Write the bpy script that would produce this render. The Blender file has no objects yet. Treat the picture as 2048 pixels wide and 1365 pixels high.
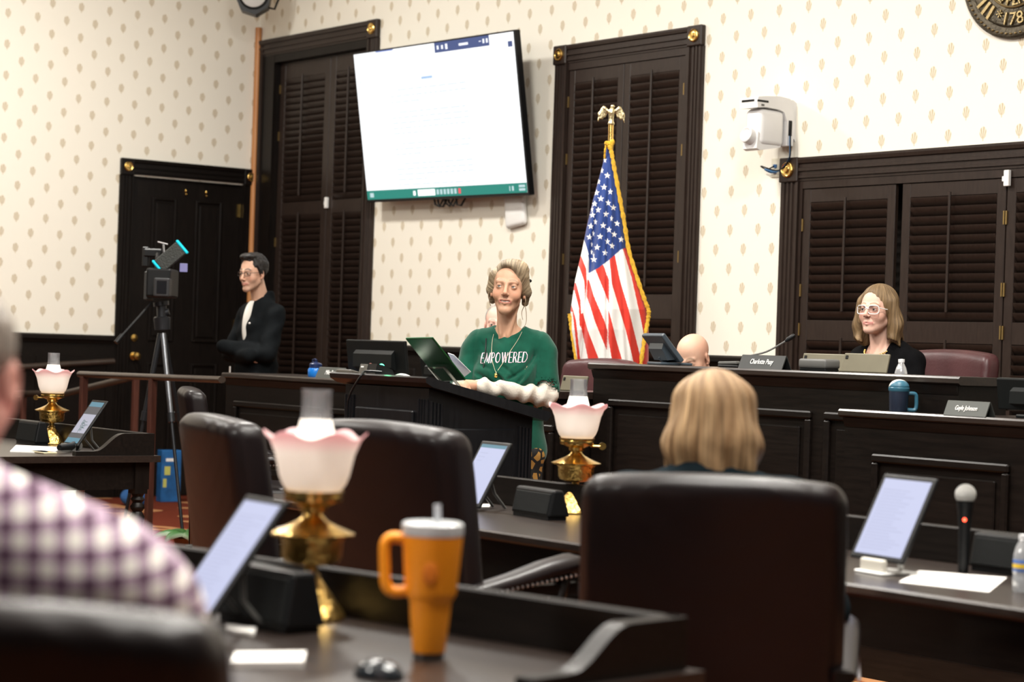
import bpy, bmesh, math, random
import numpy as np
from mathutils import Vector, Matrix, Euler
from mathutils.bvhtree import BVHTree

random.seed(7); np.random.seed(7)
scene = bpy.context.scene
COL = scene.collection
PI = math.pi

# ---------------------------------------------------------------- camera
# room axes: x runs along the back wall from the left corner, y=0 is the back wall (room at y<0), z up
FPX, ROLL, EYE, HOR = 4183.0, math.atan(.033), 1.33, 699.0
CX, CY = 15.614, -9.237
FWD = Vector((-.7906, .6124, 0)).normalized()
RGT = Vector((.6124, .7906, 0)).normalized()
UP = Vector((0, 0, 1))
cam_d = bpy.data.cameras.new('camera'); cam = bpy.data.objects.new('camera', cam_d); COL.objects.link(cam)
cx_ = RGT*math.cos(ROLL) + UP*math.sin(ROLL)
cy_ = UP*math.cos(ROLL) - RGT*math.sin(ROLL)
cam.matrix_world = Matrix(((cx_.x, cy_.x, -FWD.x, CX), (cx_.y, cy_.y, -FWD.y, CY), (cx_.z, cy_.z, -FWD.z, EYE), (0, 0, 0, 1)))
cam_d.sensor_width = 36; cam_d.lens = FPX/2048*36
cam_d.shift_y = (HOR-682.5)/2048
cam_d.clip_start = .05; cam_d.clip_end = 100
cam_d.dof.use_dof = True; cam_d.dof.focus_distance = 9.8; cam_d.dof.aperture_fstop = 3.1
scene.camera = cam

# ---------------------------------------------------------------- world, light, exposure
w = bpy.data.worlds.new('world'); scene.world = w; w.use_nodes = True
w.node_tree.nodes['Background'].inputs[0].default_value = (1, .95, .88, 1)
w.node_tree.nodes['Background'].inputs[1].default_value = .06
def area(name, loc, size, power, col=(1, .965, .9), target=None):
    l = bpy.data.lights.new(name, 'AREA'); l.shape = 'DISK'; l.size = size; l.energy = power; l.color = col
    o = bpy.data.objects.new(name, l); COL.objects.link(o); o.location = loc
    if target is not None:
        o.rotation_euler = (Vector(target)-Vector(loc)).to_track_quat('-Z', 'Y').to_euler()
    return o
for lx, ly, sz, pw in ((2.6, -3.0, .55, 150), (6.4, -3.2, .55, 190), (10.2, -3.2, .55, 160), (5.0, -7.4, .8, 110), (9.0, -7.0, 1.7, 130), (13.4, -7.2, 1.9, 220), (11.6, -5.2, 1.7, 190)):
    area('ceiling_lamp', (lx, ly, 5.05), sz, pw)
for lx, ly, lz, pw in ((4.2, -5.6, 4.25, 90), (8.6, -5.6, 4.25, 110), (13.0, -5.6, 4.25, 130), (11.2, -10.2, 3.2, 250)):  # added unseen fill lamps: they brighten the ceiling and light faces from the front
    l = bpy.data.lights.new('fill_lamp', 'POINT'); l.energy = pw; l.color = (1, .965, .9); l.shadow_soft_size = .3
    o = bpy.data.objects.new('fill_lamp', l); COL.objects.link(o); o.location = (lx, ly, lz)
scene.view_settings.view_transform = 'Standard'; scene.view_settings.look = 'None'
scene.view_settings.gamma = 1; scene.view_settings.use_curve_mapping = False
scene.view_settings.exposure = 0.07
scene.cycles.max_bounces = 7; scene.cycles.diffuse_bounces = 3; scene.cycles.glossy_bounces = 3; scene.cycles.transmission_bounces = 6; scene.cycles.transparent_max_bounces = 8

# ---------------------------------------------------------------- placing helpers
def uvp(x, y):
    dx, dy = x-1024, y-HOR
    return dx*math.cos(ROLL)+dy*math.sin(ROLL), dy*math.cos(ROLL)-dx*math.sin(ROLL)
def at(x, y, d):
    u, v = uvp(x, y)
    return Vector((CX, CY, EYE)) + RGT*(u/FPX*d) + FWD*d - UP*(v/FPX*d)
def onz(x, y, z):
    u, v = uvp(x, y); return at(x, y, (EYE-z)*FPX/v)
def ony(x, y, yw):
    u, v = uvp(x, y); return at(x, y, (yw-CY)/(RGT.y*u/FPX+FWD.y))
def onx(x, y, xw):
    u, v = uvp(x, y); return at(x, y, (xw-CX)/(RGT.x*u/FPX+FWD.x))
def yaw_of(v):                       # rotation about z that turns local +y onto v
    return math.atan2(-v.x, v.y)
def facing(alpha):                   # unit vector facing the photographer, turned by alpha degrees to the picture's left
    a = math.radians(alpha)
    return -FWD*math.cos(a) - RGT*math.sin(a)

# ---------------------------------------------------------------- materials
MATS = {}
def _nodes(name):
    m = bpy.data.materials.new(name); m.use_nodes = True
    nt = m.node_tree; b = nt.nodes['Principled BSDF']
    return m, nt, b
def mat(name, col, rough=.5, metal=0., spec=.5, vary=0., vscale=8., bump=0., bscale=60., stretch=(1, 1, 1), col2=None, coat=0., emit=None, estr=0., trans=0., ior=1.45, alpha=1., sheen=0.):
    if name in MATS: return MATS[name]
    m, nt, b = _nodes(name); L = nt.links.new
    c = tuple(col)+(1,)
    b.inputs['Base Color'].default_value = c
    b.inputs['Roughness'].default_value = rough; b.inputs['Metallic'].default_value = metal
    b.inputs['Specular IOR Level'].default_value = spec
    b.inputs['Coat Weight'].default_value = coat; b.inputs['Coat Roughness'].default_value = .15
    b.inputs['IOR'].default_value = ior
    b.inputs['Transmission Weight'].default_value = trans
    b.inputs['Alpha'].default_value = alpha
    if sheen: b.inputs['Sheen Weight'].default_value = sheen
    if emit is not None:
        b.inputs['Emission Color'].default_value = tuple(emit)+(1,); b.inputs['Emission Strength'].default_value = estr
    tc = nt.nodes.new('ShaderNodeTexCoord'); mp = nt.nodes.new('ShaderNodeMapping'); mp.inputs['Scale'].default_value = stretch
    L(tc.outputs['Object'], mp.inputs['Vector'])
    if vary or col2:
        n = nt.nodes.new('ShaderNodeTexNoise'); n.inputs['Scale'].default_value = vscale; n.inputs['Detail'].default_value = 5
        L(mp.outputs[0], n.inputs['Vector'])
        mx = nt.nodes.new('ShaderNodeMix'); mx.data_type = 'RGBA'
        c2 = tuple(col2)+(1,) if col2 else tuple(min(1, q*(1+vary)) for q in col)+(1,)
        c1 = c if col2 else tuple(q*(1-vary) for q in col)+(1,)
        mx.inputs[6].default_value = c1; mx.inputs[7].default_value = c2
        mr = nt.nodes.new('ShaderNodeMapRange'); mr.inputs[1].default_value = .3; mr.inputs[2].default_value = .7
        L(n.outputs[0], mr.inputs[0]); L(mr.outputs[0], mx.inputs[0]); L(mx.outputs[2], b.inputs['Base Color'])
    if bump:
        n2 = nt.nodes.new('ShaderNodeTexNoise'); n2.inputs['Scale'].default_value = bscale; n2.inputs['Detail'].default_value = 3
        L(mp.outputs[0], n2.inputs['Vector'])
        bp = nt.nodes.new('ShaderNodeBump'); bp.inputs['Strength'].default_value = bump; bp.inputs['Distance'].default_value = .01
        L(n2.outputs[0], bp.inputs['Height']); L(bp.outputs[0], b.inputs['Normal'])
    MATS[name] = m
    return m
def vmat(name, rough=.5, spec=.4, bump=0., bscale=200., sheen=0., sss=0.):
    """colour from the mesh's own colour attribute"""
    if name in MATS: return MATS[name]
    m, nt, b = _nodes(name); L = nt.links.new
    a = nt.nodes.new('ShaderNodeVertexColor'); a.layer_name = 'Col'
    L(a.outputs[0], b.inputs['Base Color'])
    b.inputs['Roughness'].default_value = rough; b.inputs['Specular IOR Level'].default_value = spec
    if sheen: b.inputs['Sheen Weight'].default_value = sheen
    if sss:
        b.inputs['Subsurface Weight'].default_value = sss; b.inputs['Subsurface Radius'].default_value = (.012, .005, .003); b.inputs['Subsurface Scale'].default_value = .6
    if bump:
        tc = nt.nodes.new('ShaderNodeTexCoord')
        n2 = nt.nodes.new('ShaderNodeTexNoise'); n2.inputs['Scale'].default_value = bscale
        L(tc.outputs['Object'], n2.inputs['Vector'])
        bp = nt.nodes.new('ShaderNodeBump'); bp.inputs['Strength'].default_value = bump; bp.inputs['Distance'].default_value = .004
        L(n2.outputs[0], bp.inputs['Height']); L(bp.outputs[0], b.inputs['Normal'])
    MATS[name] = m
    return m
def emis(name, col, strength):
    if name in MATS: return MATS[name]
    m, nt, b = _nodes(name)
    b.inputs['Base Color'].default_value = (.01, .01, .01, 1); b.inputs['Roughness'].default_value = .55; b.inputs['Specular IOR Level'].default_value = .3
    b.inputs['Emission Color'].default_value = tuple(col)+(1,); b.inputs['Emission Strength'].default_value = strength
    MATS[name] = m
    return m
def srgb(r, g, b):
    f = lambda c: (c/255/12.92) if c/255 <= .04045 else ((c/255+.055)/1.055)**2.4
    return (f(r), f(g), f(b))

WOOD = mat('dark_wood', (.0040, .0029, .0024), .38, spec=.22, col2=(.009, .0065, .0052), vscale=5, stretch=(14, 14, 1.2), bump=.05, bscale=30)
WOODX = mat('dark_wood_long', (.0040, .0029, .0024), .38, spec=.22, col2=(.009, .0065, .0052), vscale=5, stretch=(1.2, 14, 14), bump=.05, bscale=30)
SHUT = mat('shutter_wood', (.019, .0118, .0090), .36, spec=.36, col2=(.029, .0188, .0146), vscale=6, stretch=(10, 10, 1.5), bump=.04, bscale=40)
DESKTOP = mat('desk_top_wood', (.011, .007, .0055), .3, spec=.75, col2=(.026, .017, .013), vscale=6, stretch=(1.5, 12, 12), bump=.015, bscale=30)
BRASS = mat('brass', (.78, .52, .16), .22, 1., bump=.05, bscale=90, vary=.15, vscale=30)
BRASSO = mat('ornate_brass', (.72, .47, .14), .28, 1., bump=.8, bscale=55, vary=.25, vscale=40)
BLACKP = mat('black_plastic', (.005, .0054, .006), .4, spec=.3, bump=.05, bscale=300)
GREYP = mat('grey_plastic', (.1, .1, .095), .45, vary=.05)
WHITEP = mat('white_plastic', (.78, .78, .76), .35, vary=.03)
STEEL = mat('steel', (.6, .6, .62), .3, 1., vary=.05)
PAPER = mat('paper', (.86, .84, .8), .7, vary=.03, vscale=3)
LEATHER = mat('oxblood_leather', (.0035, .0016, .0019), .5, spec=.15, coat=.5, col2=(.0065, .0028, .0034), vscale=5, bump=.07, bscale=90)
LEATHER.node_tree.nodes['Principled BSDF'].inputs['Coat Roughness'].default_value = .33

# ---------------------------------------------------------------- mesh helpers
class MB:
    def __init__(s): s.v = []; s.f = []
    def add(s, vs, fs):
        o = len(s.v); s.v += [tuple(q) for q in vs]; s.f += [tuple(i+o for i in f) for f in fs]; return s
    def box(s, x0, x1, y0, y1, z0, z1, M=None):
        vs = [Vector((x, y, z)) for z in (z0, z1) for y in (y0, y1) for x in (x0, x1)]
        if M is not None: vs = [M @ q for q in vs]
        return s.add(vs, [(0, 2, 3, 1), (4, 5, 7, 6), (0, 1, 5, 4), (2, 6, 7, 3), (0, 4, 6, 2), (1, 3, 7, 5)])
    def rbox(s, x0, x1, y0, y1, z0, z1, r=.005, seg=2, M=None):
        bm = bmesh.new(); bmesh.ops.create_cube(bm, size=1)
        for q in bm.verts:
            q.co = Vector(((x0+x1)/2+q.co.x*(x1-x0), (y0+y1)/2+q.co.y*(y1-y0), (z0+z1)/2+q.co.z*(z1-z0)))
        bmesh.ops.bevel(bm, geom=bm.edges[:], offset=r, segments=seg, profile=.5, affect='EDGES')
        bm.verts.index_update()
        vs = [q.co.copy() for q in bm.verts]; fs = [[q.index for q in f.verts] for f in bm.faces]; bm.free()
        if M is not None: vs = [M @ q for q in vs]
        return s.add(vs, fs)
    def lathe(s, prof, n=24, M=None, cap=True, fn=None):
        vs = []; fs = []
        for r, z in prof:
            for i in range(n):
                a = 2*PI*i/n
                rr, zz = (r, z) if fn is None else fn(r, z, a)
                vs.append(Vector((rr*math.cos(a), rr*math.sin(a), zz)))
        for j in range(len(prof)-1):
            for i in range(n):
                i2 = (i+1) % n
                fs.append((j*n+i, j*n+i2, (j+1)*n+i2, (j+1)*n+i))
        if cap:
            fs.append(tuple(range(n-1, -1, -1))); fs.append(tuple((len(prof)-1)*n+i for i in range(n)))
        if M is not None: vs = [M @ q for q in vs]
        return s.add(vs, fs)
    def tube(s, pts, r, n=8, M=None, flat=1., up=None):
        pts = [Vector(p) for p in pts]; k = len(pts)
        rs = r if isinstance(r, (list, tuple)) else [r]*k
        vs = []; fs = []; prev = None
        for i, p in enumerate(pts):
            t = (pts[min(i+1, k-1)]-pts[max(i-1, 0)])
            t = t.normalized() if t.length > 1e-9 else Vector((0, 0, 1))
            ref = Vector(up) if up is not None else (prev if prev is not None else (Vector((0, 0, 1)) if abs(t.z) < .9 else Vector((1, 0, 0))))
            a = ref - t*ref.dot(t)
            if a.length < 1e-6: a = t.orthogonal()
            a.normalize(); prev = a; b = t.cross(a)
            for j in range(n):
                an = 2*PI*j/n
                vs.append(p + a*(math.cos(an)*rs[i]*flat) + b*(math.sin(an)*rs[i]))
        for i in range(k-1):
            for j in range(n):
                j2 = (j+1) % n
                fs.append((i*n+j, i*n+j2, (i+1)*n+j2, (i+1)*n+j))
        fs.append(tuple(range(n-1, -1, -1))); fs.append(tuple((k-1)*n+j for j in range(n)))
        if M is not None: vs = [M @ q for q in vs]
        return s.add(vs, fs)
    def extrude(s, prof, a0, a1, axis='x', M=None, mitre=(0, 0)):
        """closed profile (p,q) swept along axis: x->(p=y,q=z), z->(p=x,q=y), y->(p=x,q=z)"""
        n = len(prof); vs = []
        for a in (a0, a1):
            for p, q in prof:
                vs.append(Vector((a, p, q)) if axis == 'x' else Vector((p, q, a)) if axis == 'z' else Vector((p, a, q)))
        if M is not None: vs = [M @ q for q in vs]
        fs = [(i, (i+1) % n, n+(i+1) % n, n+i) for i in range(n)]
        fs += [tuple(range(n-1, -1, -1)), tuple(n+i for i in range(n))]
        return s.add(vs, fs)
    def sphere(s, c, r, nu=12, nv=8, M=None):
        c = Vector(c); rr = Vector((r, r, r)) if not isinstance(r, (tuple, list)) else Vector(r)
        vs = [c+Vector((0, 0, -rr.z))]; fs = []
        for j in range(1, nv):
            ph = -PI/2+PI*j/nv
            for i in range(nu):
                a = 2*PI*i/nu
                vs.append(c+Vector((rr.x*math.cos(ph)*math.cos(a), rr.y*math.cos(ph)*math.sin(a), rr.z*math.sin(ph))))
        vs.append(c+Vector((0, 0, rr.z)))
        for i in range(nu): fs.append((0, 1+(i+1) % nu, 1+i))
        for j in range(nv-2):
            for i in range(nu):
                i2 = (i+1) % nu
                fs.append((1+j*nu+i, 1+j*nu+i2, 1+(j+1)*nu+i2, 1+(j+1)*nu+i))
        l = len(vs)-1
        for i in range(nu): fs.append((l, 1+(nv-2)*nu+i, 1+(nv-2)*nu+(i+1) % nu))
        if M is not None: vs = [M @ q for q in vs]
        return s.add(vs, fs)
    def mesh(s, name, smooth=False, angle=None):
        me = bpy.data.meshes.new(name); me.from_pydata(s.v, [], s.f); me.update()
        bm = bmesh.new(); bm.from_mesh(me); bmesh.ops.recalc_face_normals(bm, faces=bm.faces[:])
        if smooth:
            an = math.radians(angle or 40)
            for f in bm.faces: f.smooth = True
            for e in bm.edges:
                if len(e.link_faces) == 2 and e.calc_face_angle(0) > an: e.smooth = False
        bm.to_mesh(me); bm.free()
        return me
    def build(s, name, m, parent=None, smooth=False, angle=None):
        return link(name, s.mesh(name, smooth, angle), m, parent)
def link(name, me, m=None, parent=None):
    if m is not None and not me.materials: me.materials.append(m)
    o = bpy.data.objects.new(name, me); COL.objects.link(o)
    if parent is not None: o.parent = parent
    return o
def empty(name, loc=(0, 0, 0), rz=0., label=None, cat=None, group=None, kind=None):
    o = bpy.data.objects.new(name, None); COL.objects.link(o); o.empty_display_size = .1
    o.location = loc; o.rotation_euler = (0, 0, rz); tag(o, label, cat, group, kind); return o
def tag(o, label=None, cat=None, group=None, kind=None):
    if label: o['label'] = label
    if cat: o['category'] = cat
    if group: o['group'] = group
    if kind: o['kind'] = kind
    return o
def copy_tree(o, parent=None):
    c = o.copy(); COL.objects.link(c); c.parent = parent
    for ch in [q for q in bpy.data.objects if q.parent == o]: copy_tree(ch, c)
    return c
def T(x=0, y=0, z=0): return Matrix.Translation((x, y, z))
def RX(a): return Matrix.Rotation(math.radians(a), 4, 'X')
def RY(a): return Matrix.Rotation(math.radians(a), 4, 'Y')
def RZ(a): return Matrix.Rotation(math.radians(a), 4, 'Z')

# text -> flat mesh (vertices in the xz plane, centred, given cap height)
def text_mesh(txt, height, shear=0., extrude=0., wscale=1.):
    cu = bpy.data.curves.new('t', 'FONT'); cu.body = txt; cu.align_x = 'CENTER'; cu.align_y = 'CENTER'; cu.size = height*1.4
    cu.shear = shear; cu.extrude = extrude; cu.resolution_u = 3
    ob = bpy.data.objects.new('t', cu); COL.objects.link(ob)
    dg = bpy.context.evaluated_depsgraph_get(); dg.update()
    me = bpy.data.meshes.new_from_object(ob.evaluated_get(dg))
    bpy.data.objects.remove(ob); bpy.data.curves.remove(cu)
    for v in me.vertices: v.co = Vector((v.co.x*wscale, -v.co.z, v.co.y))
    me.materials.clear()
    return me

# ---------------------------------------------------------------- implicit surfaces (for bodies, cloth, cushions)
def axis_pts(lo, hi, coarse, fine=None, f0=None, f1=None):
    if fine is None: return np.arange(lo, hi+coarse, coarse, dtype=np.float32)
    f0 = max(lo, f0); f1 = min(hi, f1)
    parts = []
    if f0 > lo: parts.append(np.linspace(lo, f0, max(2, int(math.ceil((f0-lo)/coarse))+1))[:-1])
    parts.append(np.linspace(f0, f1, max(2, int(math.ceil((f1-f0)/fine))+1)))
    if hi > f1: parts.append(np.linspace(f1, hi, max(2, int(math.ceil((hi-f1)/coarse))+1))[1:])
    return np.concatenate(parts).astype(np.float32)
class SDF:
    def __init__(s, xs, ys, zs):
        s.xs, s.ys, s.zs = xs, ys, zs
        s.F = np.full((len(xs), len(ys), len(zs)), .3, np.float32)
    def sl(s, lo, hi, m):
        out = []
        for ax, a, b in zip((s.xs, s.ys, s.zs), lo, hi):
            out.append(slice(int(np.searchsorted(ax, a-m)), int(np.searchsorted(ax, b+m))))
        return tuple(out)
    def P(s, sl):
        return s.xs[sl[0]][:, None, None], s.ys[sl[1]][None, :, None], s.zs[sl[2]][None, None, :]
    def comb(s, sl, d, k, op):
        F = s.F[sl]
        if F.size == 0: return
        if op == '+':
            if k <= 0: s.F[sl] = np.minimum(F, d)
            else:
                h = np.clip(.5+.5*(F-d)/k, 0, 1); s.F[sl] = F+(d-F)*h-k*h*(1-h)
        elif op == '-':
            if k <= 0: s.F[sl] = np.maximum(F, -d)
            else:
                h = np.clip(.5-.5*(F+d)/k, 0, 1); s.F[sl] = F+(-d-F)*h+k*h*(1-h)
    def cap(s, a, b, ra, rb=None, k=.0, op='+', flat=None):
        a = np.array(a, float); b = np.array(b, float); rb = ra if rb is None else rb
        R = max(ra, rb)
        sl = s.sl(np.minimum(a, b)-R, np.maximum(a, b)+R, .07)
        X, Y, Z = s.P(sl)
        ba = b-a; L = float(ba@ba)+1e-12
        t = np.clip(((X-a[0])*ba[0]+(Y-a[1])*ba[1]+(Z-a[2])*ba[2])/L, 0, 1)
        dx, dy, dz = X-a[0]-t*ba[0], Y-a[1]-t*ba[1], Z-a[2]-t*ba[2]
        if flat is not None: dx, dy, dz = dx*flat[0], dy*flat[1], dz*flat[2]
        s.comb(sl, np.sqrt(dx*dx+dy*dy+dz*dz)-(ra+t*(rb-ra)), k, op); return s
    def ell(s, c, r, k=0., op='+', R=None):
        c = np.array(c, float); r = np.array(r, float); m = float(r.max())
        sl = s.sl(c-m, c+m, .07); X, Y, Z = s.P(sl)
        x, y, z = X-c[0], Y-c[1], Z-c[2]
        if R is not None:
            A = np.array(R)[:3, :3].T
            x, y, z = A[0, 0]*x+A[0, 1]*y+A[0, 2]*z, A[1, 0]*x+A[1, 1]*y+A[1, 2]*z, A[2, 0]*x+A[2, 1]*y+A[2, 2]*z
        q0 = np.sqrt((x/r[0])**2+(y/r[1])**2+(z/r[2])**2); q1 = np.sqrt((x/r[0]**2)**2+(y/r[1]**2)**2+(z/r[2]**2)**2)
        s.comb(sl, q0*(q0-1)/np.maximum(q1, 1e-6), k, op); return s
    def box(s, c, h, r, k=0., op='+', R=None):
        c = np.array(c, float); h = np.array(h, float)-r; m = float(np.linalg.norm(h)+r)
        sl = s.sl(c-m, c+m, .07); X, Y, Z = s.P(sl)
        x, y, z = X-c[0], Y-c[1], Z-c[2]
        if R is not None:
            A = np.array(R)[:3, :3].T
            x, y, z = A[0, 0]*x+A[0, 1]*y+A[0, 2]*z, A[1, 0]*x+A[1, 1]*y+A[1, 2]*z, A[2, 0]*x+A[2, 1]*y+A[2, 2]*z
        qx, qy, qz = np.abs(x)-h[0]+0*(y+z), np.abs(y)-h[1]+0*(x+z), np.abs(z)-h[2]+0*(x+y)
        d = np.sqrt(np.maximum(qx, 0)**2+np.maximum(qy, 0)**2+np.maximum(qz, 0)**2)+np.minimum(np.maximum(qx, np.maximum(qy, qz)), 0)-r
        s.comb(sl, d, k, op); return s
    def plane(s, p, n, k=0.):            # keep the side the normal points away from
        X, Y, Z = s.P((slice(None),)*3); n = np.array(n, float); n /= np.linalg.norm(n)
        d = (X-p[0])*n[0]+(Y-p[1])*n[1]+(Z-p[2])*n[2]
        s.comb((slice(None),)*3, -d, k, '-'); return s
    def disp(s, fn):
        X, Y, Z = s.P((slice(None),)*3); s.F = s.F+fn(X, Y, Z).astype(np.float32); return s
    def verts_faces(s):
        F = s.F; nx, ny, nz = F.shape
        F[0] = np.maximum(F[0], .01); F[-1] = np.maximum(F[-1], .01); F[:, 0] = np.maximum(F[:, 0], .01); F[:, -1] = np.maximum(F[:, -1], .01)
        F[:, :, 0] = np.maximum(F[:, :, 0], .01); F[:, :, -1] = np.maximum(F[:, :, -1], .01)
        ins = F < 0
        cnt = np.zeros((nx-1, ny-1, nz-1), np.int8)
        for dx in (0, 1):
            for dy in (0, 1):
                for dz in (0, 1): cnt += ins[dx:nx-1+dx, dy:ny-1+dy, dz:nz-1+dz]
        I, J, K = np.nonzero((cnt > 0) & (cnt < 8))
        idx = np.full(cnt.shape, -1, np.int64); idx[I, J, K] = np.arange(len(I))
        acc = np.zeros((len(I), 3)); n = np.zeros(len(I))
        ax = [s.xs.astype(float), s.ys.astype(float), s.zs.astype(float)]
        base = [I, J, K]
        for d in range(3):
            o1, o2 = [q for q in range(3) if q != d]
            for e1 in (0, 1):
                for e2 in (0, 1):
                    a = [I.copy(), J.copy(), K.copy()]; a[o1] = a[o1]+e1; a[o2] = a[o2]+e2
                    b = [q.copy() for q in a]; b[d] = b[d]+1
                    fa = F[a[0], a[1], a[2]]; fb = F[b[0], b[1], b[2]]
                    m = (fa < 0) != (fb < 0)
                    t = np.where(m, fa/np.where(m, fa-fb, 1), 0)
                    p = np.stack([ax[q][a[q]] for q in range(3)], 1)
                    p[:, d] = p[:, d]+t*(ax[d][b[d]]-ax[d][a[d]])
                    acc += p*m[:, None]; n += m
        V = acc/np.maximum(n, 1)[:, None]
        faces = []
        for d in range(3):
            o1, o2 = [(1, 2), (2, 0), (0, 1)][d]
            sa = [slice(None)]*3; sb = [slice(None)]*3; sa[d] = slice(0, -1); sb[d] = slice(1, None)
            A = ins[tuple(sa)]; B = ins[tuple(sb)]
            ch = A != B
            g = np.array(np.nonzero(ch))
            ok = (g[o1] > 0) & (g[o2] > 0) & (g[o1] < F.shape[o1]-1) & (g[o2] < F.shape[o2]-1)
            g = g[:, ok]
            def cell(s1, s2):
                q = [g[0].copy(), g[1].copy(), g[2].copy()]; q[o1] = q[o1]+s1; q[o2] = q[o2]+s2
                return idx[q[0], q[1], q[2]]
            q = np.stack([cell(-1, -1), cell(0, -1), cell(0, 0), cell(-1, 0)], 1)
            fl = A[g[0], g[1], g[2]]
            q[~fl] = q[~fl][:, ::-1]
            faces.append(q)
        Q = np.concatenate(faces)
        return V, Q[(Q >= 0).all(1)]
    def mesh(s, name, color=None, smooth_iter=1):
        V, Q = s.verts_faces()
        me = bpy.data.meshes.new(name)
        me.vertices.add(len(V)); me.loops.add(len(Q)*4); me.polygons.add(len(Q))
        if smooth_iter and len(V):
            for _ in range(smooth_iter):
                A = np.zeros_like(V); n = np.zeros(len(V))
                for a, b in ((0, 1), (1, 2), (2, 3), (3, 0)):
                    np.add.at(A, Q[:, a], V[Q[:, b]]); np.add.at(n, Q[:, a], 1); np.add.at(A, Q[:, b], V[Q[:, a]]); np.add.at(n, Q[:, b], 1)
                V = .5*V+.5*A/np.maximum(n, 1)[:, None]
        me.vertices.foreach_set('co', V.astype(np.float32).ravel())
        me.polygons.foreach_set('loop_start', np.arange(0, len(Q)*4, 4, dtype=np.int32))
        me.loops.foreach_set('vertex_index', Q.astype(np.int32).ravel())
        me.polygons.foreach_set('use_smooth', np.ones(len(Q), bool))
        me.update(); me.validate()
        if color is not None: paint(me, color(V))
        s.V = V
        return me
def paint(me, C):
    n = len(me.vertices); c = np.ones((n, 4), np.float32); c[:, :3] = C
    at_ = me.color_attributes.new('Col', 'FLOAT_COLOR', 'POINT'); at_.data.foreach_set('color', c.ravel())
def wob(x, y, z, f, s=0.):               # cheap smooth pseudo noise in -1..1
    return (np.sin(x*f+1.3*np.sin(y*f*.7+s)+s)+np.sin(y*f*1.1+1.7*np.sin(z*f*.6+2*s)+1.1+s)+np.sin(z*f*.9+1.5*np.sin(x*f*.8+s)+2.3))/3
# ================================================================ the setting
def wallpaper(axis, name, ph, pz):
    """cream paper with a staggered print of small tan palmettes; axis = room axis along the wall"""
    m, nt, b = _nodes(name); L = nt.links.new
    def mth(op, a, bb=None, c=None):
        n = nt.nodes.new('ShaderNodeMath'); n.operation = op
        for i, q in enumerate((a, bb, c)):
            if q is None: continue
            if isinstance(q, (int, float)): n.inputs[i].default_value = q
            else: L(q, n.inputs[i])
        return n.outputs[0]
    g = nt.nodes.new('ShaderNodeNewGeometry'); sp = nt.nodes.new('ShaderNodeSeparateXYZ'); L(g.outputs['Position'], sp.inputs[0])
    h = sp.outputs[0 if axis == 'x' else 1]; z = sp.outputs[2]
    PX, PZ = .2525, .2475
    def cellmask(ox, oz):
        u = mth('MULTIPLY', mth('SUBTRACT', mth('FRACT', mth('ADD', mth('DIVIDE', mth('SUBTRACT', h, ph+ox), PX), 100.5)), .5), PX)
        v = mth('MULTIPLY', mth('SUBTRACT', mth('FRACT', mth('ADD', mth('DIVIDE', mth('SUBTRACT', z, pz+oz), PZ), 100.5)), .5), PZ)
        # egg outline
        uu = mth('DIVIDE', u, .0255); vv = mth('DIVIDE', v, .0365)
        r = mth('ADD', mth('MULTIPLY', uu, uu), mth('MULTIPLY', vv, vv))
        body = mth('SUBTRACT', 1.0, mth('SMOOTH_MIN', mth('MAXIMUM', mth('MULTIPLY', mth('SUBTRACT', r, .8), 5), 0), 1.0, .1))
        ang = mth('ARCTAN2', u, mth('ADD', v, .046))
        rib = mth('ADD', mth('MULTIPLY', mth('SINE', mth('MULTIPLY', ang, 22.)), .35), .62)
        stem = mth('MULTIPLY', mth('LESS_THAN', mth('ABSOLUTE', u), .003), mth('MULTIPLY', mth('GREATER_THAN', v, -.047), mth('LESS_THAN', v, -.02)))
        return mth('MAXIMUM', mth('MULTIPLY', body, rib), mth('MULTIPLY', stem, .8))
    k = mth('MAXIMUM', cellmask(0, 0), cellmask(PX/2, PZ/2))
    mx = nt.nodes.new('ShaderNodeMix'); mx.data_type = 'RGBA'
    mx.inputs[6].default_value = (.83, .795, .70, 1); mx.inputs[7].default_value = (.48, .385, .24, 1)
    L(k, mx.inputs[0]); L(mx.outputs[2], b.inputs['Base Color'])
    b.inputs['Roughness'].default_value = .6; b.inputs['Specular IOR Level'].default_value = .2
    return m
PAPER_B = wallpaper('x', 'wallpaper_back', 5.662, 3.374)
PAPER_L = wallpaper('y', 'wallpaper_left', -.033, 3.374)

# carpet: rust red with tan scrolls, a Greek key border towards the bench
m, nt, b = _nodes('carpet'); L = nt.links.new
g = nt.nodes.new('ShaderNodeNewGeometry'); sp = nt.nodes.new('ShaderNodeSeparateXYZ'); L(g.outputs['Position'], sp.inputs[0])
mp = nt.nodes.new('ShaderNodeMapping'); mp.inputs['Scale'].default_value = (1.7, 1.7, 1.7); L(g.outputs['Position'], mp.inputs[0])
vo = nt.nodes.new('ShaderNodeTexVoronoi'); vo.feature = 'SMOOTH_F1'; vo.inputs['Scale'].default_value = 1.; L(mp.outputs[0], vo.inputs[0])
wv = nt.nodes.new('ShaderNodeMath'); wv.operation = 'MULTIPLY'; wv.inputs[1].default_value = 16.; L(vo.outputs[0], wv.inputs[0])
sn = nt.nodes.new('ShaderNodeMath'); sn.operation = 'SINE'; L(wv.outputs[0], sn.inputs[0])
gt = nt.nodes.new('ShaderNodeMath'); gt.operation = 'GREATER_THAN'; gt.inputs[1].default_value = .72; L(sn.outputs[0], gt.inputs[0])
mx = nt.nodes.new('ShaderNodeMix'); mx.data_type = 'RGBA'; mx.inputs[6].default_value = (.115, .022, .010, 1); mx.inputs[7].default_value = (.36, .17, .075, 1); L(gt.outputs[0], mx.inputs[0])
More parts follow.
